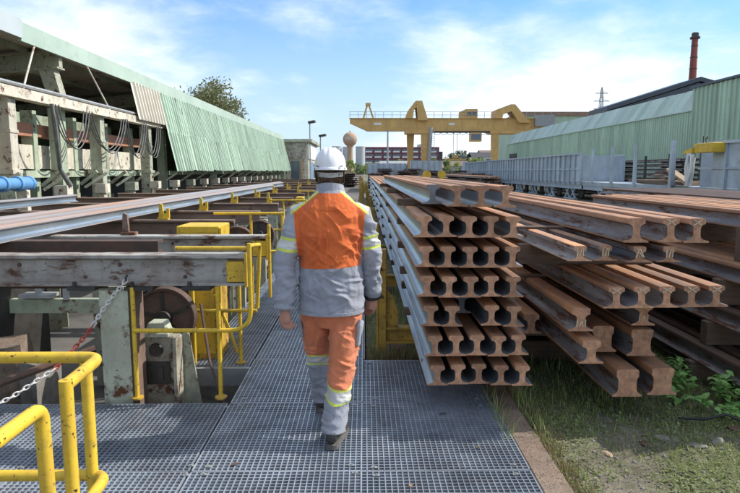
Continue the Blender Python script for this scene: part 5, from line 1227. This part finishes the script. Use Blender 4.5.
# boots
def boot(hx, hy, z0, ang, pitch, label=None):
    d = Vector((math.sin(ang), math.cos(ang), 0)); s = Vector((d.y, -d.x, 0)); base = Vector((hx, hy, z0))
    b = MB(); sec = []
    prof = [(-.015,.034,.060,.02),(.005,.040,.105,.01),(.05,.043,.125,0),(.09,.042,.120,0),(.13,.045,.088,0),(.18,.050,.070,0),(.23,.049,.062,0),(.27,.040,.052,0),(.288,.022,.036,.008)]
    vs = []; n = 14
    for (t, w, h, lo) in prof:
        for j in range(n):
            a = 2*math.pi*j/n; vs.append(base + d*t + s*(w*math.cos(a)) + Vector((0,0,.022+lo+(h-lo)*.5*(1+math.sin(a)))))
    b.add(vs, [(i*n+j, i*n+(j+1)%n, (i+1)*n+(j+1)%n, (i+1)*n+j) for i in range(len(prof)-1) for j in range(n)] + [tuple(range(n)), tuple((len(prof)-1)*n+j for j in range(n))])
    b.tube([base+d*.052+Vector((0,0,.07)), base+d*.050+Vector((0,0,.13)), base+d*.048+Vector((0,0,.165))], [(.044,.050),(.042,.048),(.040,.046)], 16)
    bm = voxel(b, .005, 3)
    for v in bm.verts: v.co += Vector((0,0,1))*.0025*nz(v.co, 40, 1)
    if pitch:
        piv = base + d*.2; rot = Matrix.Rotation(pitch, 3, s)
        for v in bm.verts: v.co = rot @ (v.co-piv) + piv
    o = finish(bm, 'boot', [M['boot']], per, lambda c: 0)
    so = MB(); out = []
    for (t, w) in ((-.022,.022),(-.012,.036),(.03,.042),(.09,.037),(.14,.042),(.20,.050),(.25,.045),(.285,.028),(.296,.010)): out.append((t, w))
    poly = [base + d*t + s*w for t, w in out] + [base + d*t - s*w for t, w in reversed(out)]; m = len(poly)
    vs = [p + Vector((0,0,.001)) for p in poly] + [p + Vector((0,0,.030)) for p in poly]
    if pitch: vs = [rot @ (v-piv) + piv for v in vs]
    so.add(vs, [tuple(range(m))[::-1], tuple(range(m,2*m))] + [(i,(i+1)%m,m+(i+1)%m,m+i) for i in range(m)]); so.build('sole', M['sole'], o)
boot(-.200, 3.495, .002, R(13), 0); boot(-.300, 4.06, .002, R(-6), 0)
# helmet
HC = Vector((CXP, 3.862, 1.715))
mb = MB(); n = 48; vs = []; rings = 13
for i in range(rings):
    ph = (math.pi/2)*i/(rings-1)
    for j in range(n):
        t = 2*math.pi*j/n; x, y = math.cos(t), math.sin(t)
        rr = math.cos(ph)**.82 if ph < math.pi/2-1e-6 else 0.0
        px, py, pz = .100*x*rr, .127*y*rr, .122*math.sin(ph)**.95
        rib = 0
        for xr in (-.034, 0, .034): rib += math.exp(-((px-xr)/.0075)**2)
        pz += .0065*rib*(1 if ph > .30 else ph/.30)
        vs.append(HC + Vector((px, py, pz)))
mb.add(vs, [(i*n+j, i*n+(j+1)%n, (i+1)*n+(j+1)%n, (i+1)*n+j) for i in range(rings-1) for j in range(n)])
brim = []
for (k, dz) in ((1.0,0),(1.035,-.004),(1.075,-.014),(1.075,-.019),(1.0,-.012),(.965,-.004)):
    for j in range(n):
        t = 2*math.pi*j/n; ex = 1 + (.22*max(0, math.sin(t))**3 if k > 1.01 else 0)
        brim.append(HC + Vector((.100*math.cos(t)*k, .127*math.sin(t)*k*ex, dz)))
mb.add(brim, [(i*n+j, i*n+(j+1)%n, (i+1)*n+(j+1)%n, (i+1)*n+j) for i in range(5) for j in range(n)])
helm = mb.build('helmet_shell', M['helmet'], per, 40)
mb = MB(); vs = []
for z, k in ((1.690,.80),(1.661,.785),(1.661,.76),(1.690,.775)):
    for j in range(25):
        t = math.pi*1.08 + math.pi*.84*j/24; vs.append((CXP+.1*math.cos(t)*k*1.08, 3.868+.134*math.sin(t)*k, z-.012*math.sin(t*1)*-1))
mb.add(vs, [(i*25+j, i*25+j+1, ((i+1)%4)*25+j+1, ((i+1)%4)*25+j) for i in range(4) for j in range(24)]); mb.build('nape_band', M['lining'], helm, 60)
for s in (-1, 1):
    mb = MB(); mb.tube([(CXP+s*.092,3.80,1.71),(CXP+s*.088,3.80,1.67),(CXP+s*.086,3.84,1.62)], .006, 6); mb.build('strap', M['black'], helm)
    mb = MB(); mb.box(CXP+s*.075-.008,CXP+s*.075+.008,3.752,3.765,1.716,1.722); mb.build('slot', M['black'], helm)
# ------------------------------------------------------------------ ground cover, stones, weeds
def gz(x, y): return -0.06 + 0.035*noise.noise((x*1.7, y*1.7, 3)) + 0.014*noise.noise((x*9, y*9, 1))
def blades(n, region, seed, hmin, hmax, w, dens=None):
    rg = random.Random(seed); mb = MB(); k = 0; tries = 0
    while k < n and tries < n*12:
        tries += 1; x, y = region(rg)
        if dens and rg.random() > dens(x, y): continue
        k += 1; z = gz(x, y) if x < 3.2 and y < 7.5 else -.06; h = rg.uniform(hmin, hmax); a = rg.uniform(0, 6.28); ln = rg.uniform(.1,.75)*h
        d = Vector((math.cos(a), math.sin(a), 0)); s = Vector((-d.y, d.x, 0))*w*rg.uniform(.6,1.3); p = Vector((x, y, z-.006))
        m_ = p + d*ln*.35 + Vector((0,0,h*.62)); e = p + d*ln + Vector((0,0,h))
        mb.add([p-s, p+s, m_+s*.7, m_-s*.7, e], [(0,1,2,3),(3,2,4)])
    return mb
def near_region(rg): return rg.uniform(1.10, 2.9), rg.uniform(2.3, 6.2)
def dn(x, y):
    d = .5 + .9*noise.noise((x*1.6, y*1.6, 11)); d += 1.0*max(0, 1-abs(x-1.17)/.14); d += .9*max(0, 1-abs(y-4.3)/.5)
    d += 1.0 if x > 2.42 and y > 3.9 else 0
    return max(0.05, d*.8)
tag(blades(18000, near_region, 1, .010, .050, .0030, dn).build('grass', M['grass'], None), 'short green grass and moss on the ground right of kerb', 'grass', kind='stuff')
tag(blades(1500, lambda r: (1.125+abs(r.gauss(0,.06)), r.uniform(2.2,5.0)), 2, .03, .11, .0026).build('dry_grass', M['grass_dry'], None), 'dry straw grass along the kerb', 'grass', kind='stuff')
tag(blades(4200, lambda r: (r.uniform(.03,1.4), 5.35+abs(r.gauss(0,2.6))), 3, .03, .15, .004).build('grass', M['grass'], None), 'grass growing between walkway and tall stack', 'grass', kind='stuff')
tag(blades(500, lambda r: (r.uniform(.03,.5), 5.32+abs(r.gauss(0,.15))), 6, .04, .14, .003).build('dry_grass', M['grass_dry'], None), 'dry grass at the grating edge near the stack', 'grass', kind='stuff')
tag(blades(160, lambda r: (r.uniform(.90,.96) if r.random() < .5 else r.uniform(1.11,1.2), r.uniform(3.6,4.4)), 4, .08, .22, .003).build('tall_grass', M['grass'], None), 'taller grass tufts by the kerb under the stack', 'grass', kind='stuff')
tag(blades(1500, lambda r: (r.uniform(1.2,2.7), r.uniform(4.3,9)), 5, .04, .16, .004).build('grass', M['grass'], None), 'grass in the shade under the mixed stack', 'grass', kind='stuff')
# clover like ground leaves
rg = random.Random(12); mb = MB(); k = 0
while k < 15000:
    x, y = rg.uniform(1.12,2.9), rg.uniform(2.3,5.6)
    if rg.random() > max(.04, .35+1.1*noise.noise((x*2.1,y*2.1,21)) + (.4 if 3.9 < y < 4.7 else 0)): continue
    k += 1; z = gz(x, y) + rg.uniform(.003,.022); s = rg.uniform(.004,.012); a = rg.uniform(0,6.28); t = rg.uniform(-.5,.5)
    u = Vector((math.cos(a),math.sin(a),t*.6)); v = Vector((-math.sin(a),math.cos(a),-t*.5)); p = Vector((x,y,z))
    mb.add([p-u*s,p+v*s*.7,p+u*s,p-v*s*.7],[(0,1,2,3)])
tag(mb.build('ground_leaves', M['ground_leaf'], None), 'tiny ground leaves and moss between the gravel', 'ground cover', kind='stuff')
# gravel
ico = bmesh.new(); bmesh.ops.create_icosphere(ico, subdivisions=1, radius=1); iv = [v.co.copy() for v in ico.verts]; jf = [tuple(v.index for v in f.verts) for f in ico.faces]; ico.free()
mb = MB()
for k in range(4200):
    x, y = rg.uniform(1.12,3.0), 2.2 + 3.6*rg.random()**1.3; s = .003 + .011*rg.random()**3; q = Matrix.Rotation(rg.uniform(0,6.28),3,'Z') @ Matrix.Rotation(rg.uniform(0,1),3,'X')
    p = Vector((x,y,gz(x,y)+s*.25)); sc = Vector((rg.uniform(.7,1.4),rg.uniform(.7,1.2),rg.uniform(.45,.8)))
    mb.add([p + q @ Vector((v.x*sc.x*s*rg.uniform(.85,1.1), v.y*sc.y*s, v.z*sc.z*s)) for v in iv], jf)
tag(mb.build('gravel', M['stone'], None), 'small gravel stones scattered on the ground', 'gravel', kind='stuff')
for i, (x, y, s, lb, m) in enumerate(((1.95,3.72,.045,'pale broken stone right of the bottom rail ends','stone'),(1.80,3.66,.035,'brown broken stone below the heavy rails','rust_old'),(2.12,3.62,.05,'flat grey slate piece beside the weeds','stone'),(2.3,3.70,.05,'larger flat slate piece near the weeds','stone'),(1.52,3.55,.03,'small tan stone in the grass','wood_pale'),(2.55,3.9,.05,'brown slab shard below the leafy weeds','rust_old'))):
    bmx = bmesh.new(); bmesh.ops.create_icosphere(bmx, subdivisions=2, radius=1)
    for v in bmx.verts: v.co = Vector((v.co.x*s*1.3, v.co.y*s*.8, v.co.z*s*.35))*(1+.3*noise.noise(v.co*1.7+Vector((i*5,0,0))))
    me = bpy.data.meshes.new('stone'); bmx.to_mesh(me); bmx.free(); me.materials.append(M[m]); o = link('stone', me, (x,y,gz(x,y)+s*.1)); o.rotation_euler = (.1,.1,i*1.3); tag(o, lb, 'stone', 'loose stones on the ground')
# leafy weeds
def leafmesh(L, W):
    mb = MB(); pr = [(0,.04),(.2,.5),(.45,.95),(.7,.75),(.9,.3),(1,.02)]; vs = []
    for t, w in pr: vs += [(-w*W/2, t*L, .12*L*math.sin(t*2.6)+.1*W*w), (0, t*L, .12*L*math.sin(t*2.6)), (w*W/2, t*L, .12*L*math.sin(t*2.6)+.1*W*w)]
    mb.add(vs, [(i*3+j, i*3+j+1, i*3+j+4, i*3+j+3) for i in range(5) for j in range(2)]); return mb.mesh('leaf', M['weed'], 60)
lms = [leafmesh(.075,.05), leafmesh(.06,.042), leafmesh(.095,.05)]
wd = [(2.52,4.42,.18),(2.66,4.36,.22),(2.78,4.46,.20),(2.42,4.62,.20),(2.60,4.75,.22),(2.86,4.22,.15),(2.48,4.20,.13),(2.72,4.12,.11),(2.36,4.9,.18),(2.70,4.95,.20),(2.35,4.32,.10),(2.58,4.05,.10),(2.46,4.5,.2),(2.7,4.25,.2),(2.84,4.38,.2)]
for i, (x, y, h) in enumerate(sorted(wd, key=lambda w: w[0]/w[1])):
    z0 = gz(x, y); t = thing('weed_plant', f'leafy green weed {ORD[i]} from left at the foot of right edge stack', 'weed', (x, y, z0-.02), 'leafy weeds beside the right edge stack')
    mb = MB(); tips = []
    for k in range(4):
        a = rg.uniform(0,6.28); sp = rg.uniform(.02,.09); tip = Vector((x+sp*math.cos(a), y+sp*math.sin(a), z0+h*rg.uniform(.6,1.05))); tips.append(tip)
        mb.tube([(x,y,z0-.02),((x+tip.x)/2,(y+tip.y)/2,z0+h*.55),tip], [.004,.003,.002], 5)
    mb.build('stem', M['grass'], t)
    for k in range(22):
        tip = tips[k % 4]; f = rg.uniform(.45,1); p = Vector((x,y,z0)).lerp(tip, f); o = link('leaf', lms[k % 3], p, t)
        o.rotation_euler = (R(rg.uniform(-25,30)), R(rg.uniform(-25,25)), rg.uniform(0,6.28)); o.scale = (rg.uniform(.6,1.15),)*3
for i, (x, y) in enumerate(((1.45,3.9),(1.6,4.15),(1.75,3.95),(2.2,4.15),(2.05,3.75))):
    z0 = gz(x, y); t = thing('seedling', None, None, (x, y, z0-.01), 'small seedlings under the mixed stack'); tag(t, f'small thin seedling {ORD[i]} from left in front of the mixed stack', 'seedling')
    mb = MB(); mb.tube([(x,y,z0-.01),(x+.01,y,z0+.05),(x+.02,y-.01,z0+.09)], [.002,.0016,.001], 5); mb.build('stem', M['grass'], t)
    for k in range(7):
        o = link('leaf', lms[1], (x+.003*k, y, z0+.02+.011*k), t); o.rotation_euler = (R(20), 0, k*2.4); o.scale = (.32,)*3
# metal scrap
mb = MB(); mb.tube([(2.2,4.0,-.03),(2.35,3.92,.0),(2.5,3.95,.02),(2.62,3.86,-.02)], [.008,.012,.010,.006], 7); tag(mb.build('scrap_strap', M['black'], None, 50), 'black twisted scrap piece lying below the weeds', 'scrap')
for i, (x, y, a) in enumerate(((1.78,4.15,.4),(1.2,2.6,1.2),(1.35,3.3,2.0),(2.3,3.3,.8),(1.9,3.2,2.6))):
    mb = MB(); mb.bar((x,y,gz(x,y)+.006),(x+.09*math.cos(a),y+.09*math.sin(a),gz(x,y)+.014),.012,.004); tag(mb.build('twig', M['bark'], None), f'small twig on the ground, {ORD[i]} from the rails', 'twig', 'twigs on the ground')

# litter on the grating
for i, (x, y, m, lb) in enumerate(((-1.05,2.95,'rust_old','small rusty flake on the grating in front of the worker'),(-2.05,3.95,'rust_old','brown dead leaf on the left grating near the post'),(.55,4.02,'bark','dark twig scrap on the grating under the tall stack'),(.25,3.05,'wood_pale','pale wood chip on the right grating panel'),(-.75,3.3,'rust_old','rust flake at the joint between grating panels'),(-1.55,3.15,'wood_pale','pale wood chip on the left grating'),(.70,3.5,'grass_dry','wisp of dry straw on the grating by the kerb'))):
    mb = MB(); a = i*1.7; d = Vector((math.cos(a), math.sin(a), 0)); e = Vector((-d.y, d.x, 0)); p = Vector((x, y, .006)); L = .022 + .006*(i % 3)
    mb.add([p-d*L, p+e*L*.5+Vector((0,0,.006)), p+d*L+Vector((0,0,.003)), p-e*L*.45, p-d*L-Vector((0,0,.003)), p+e*L*.5+Vector((0,0,.002)), p+d*L, p-e*L*.45-Vector((0,0,.003))], [(0,1,2,3),(7,6,5,4),(0,4,5,1),(1,5,6,2),(2,6,7,3),(3,7,4,0)])
    tag(mb.build('litter', M[m], None), lb, 'litter', 'litter on the grating')
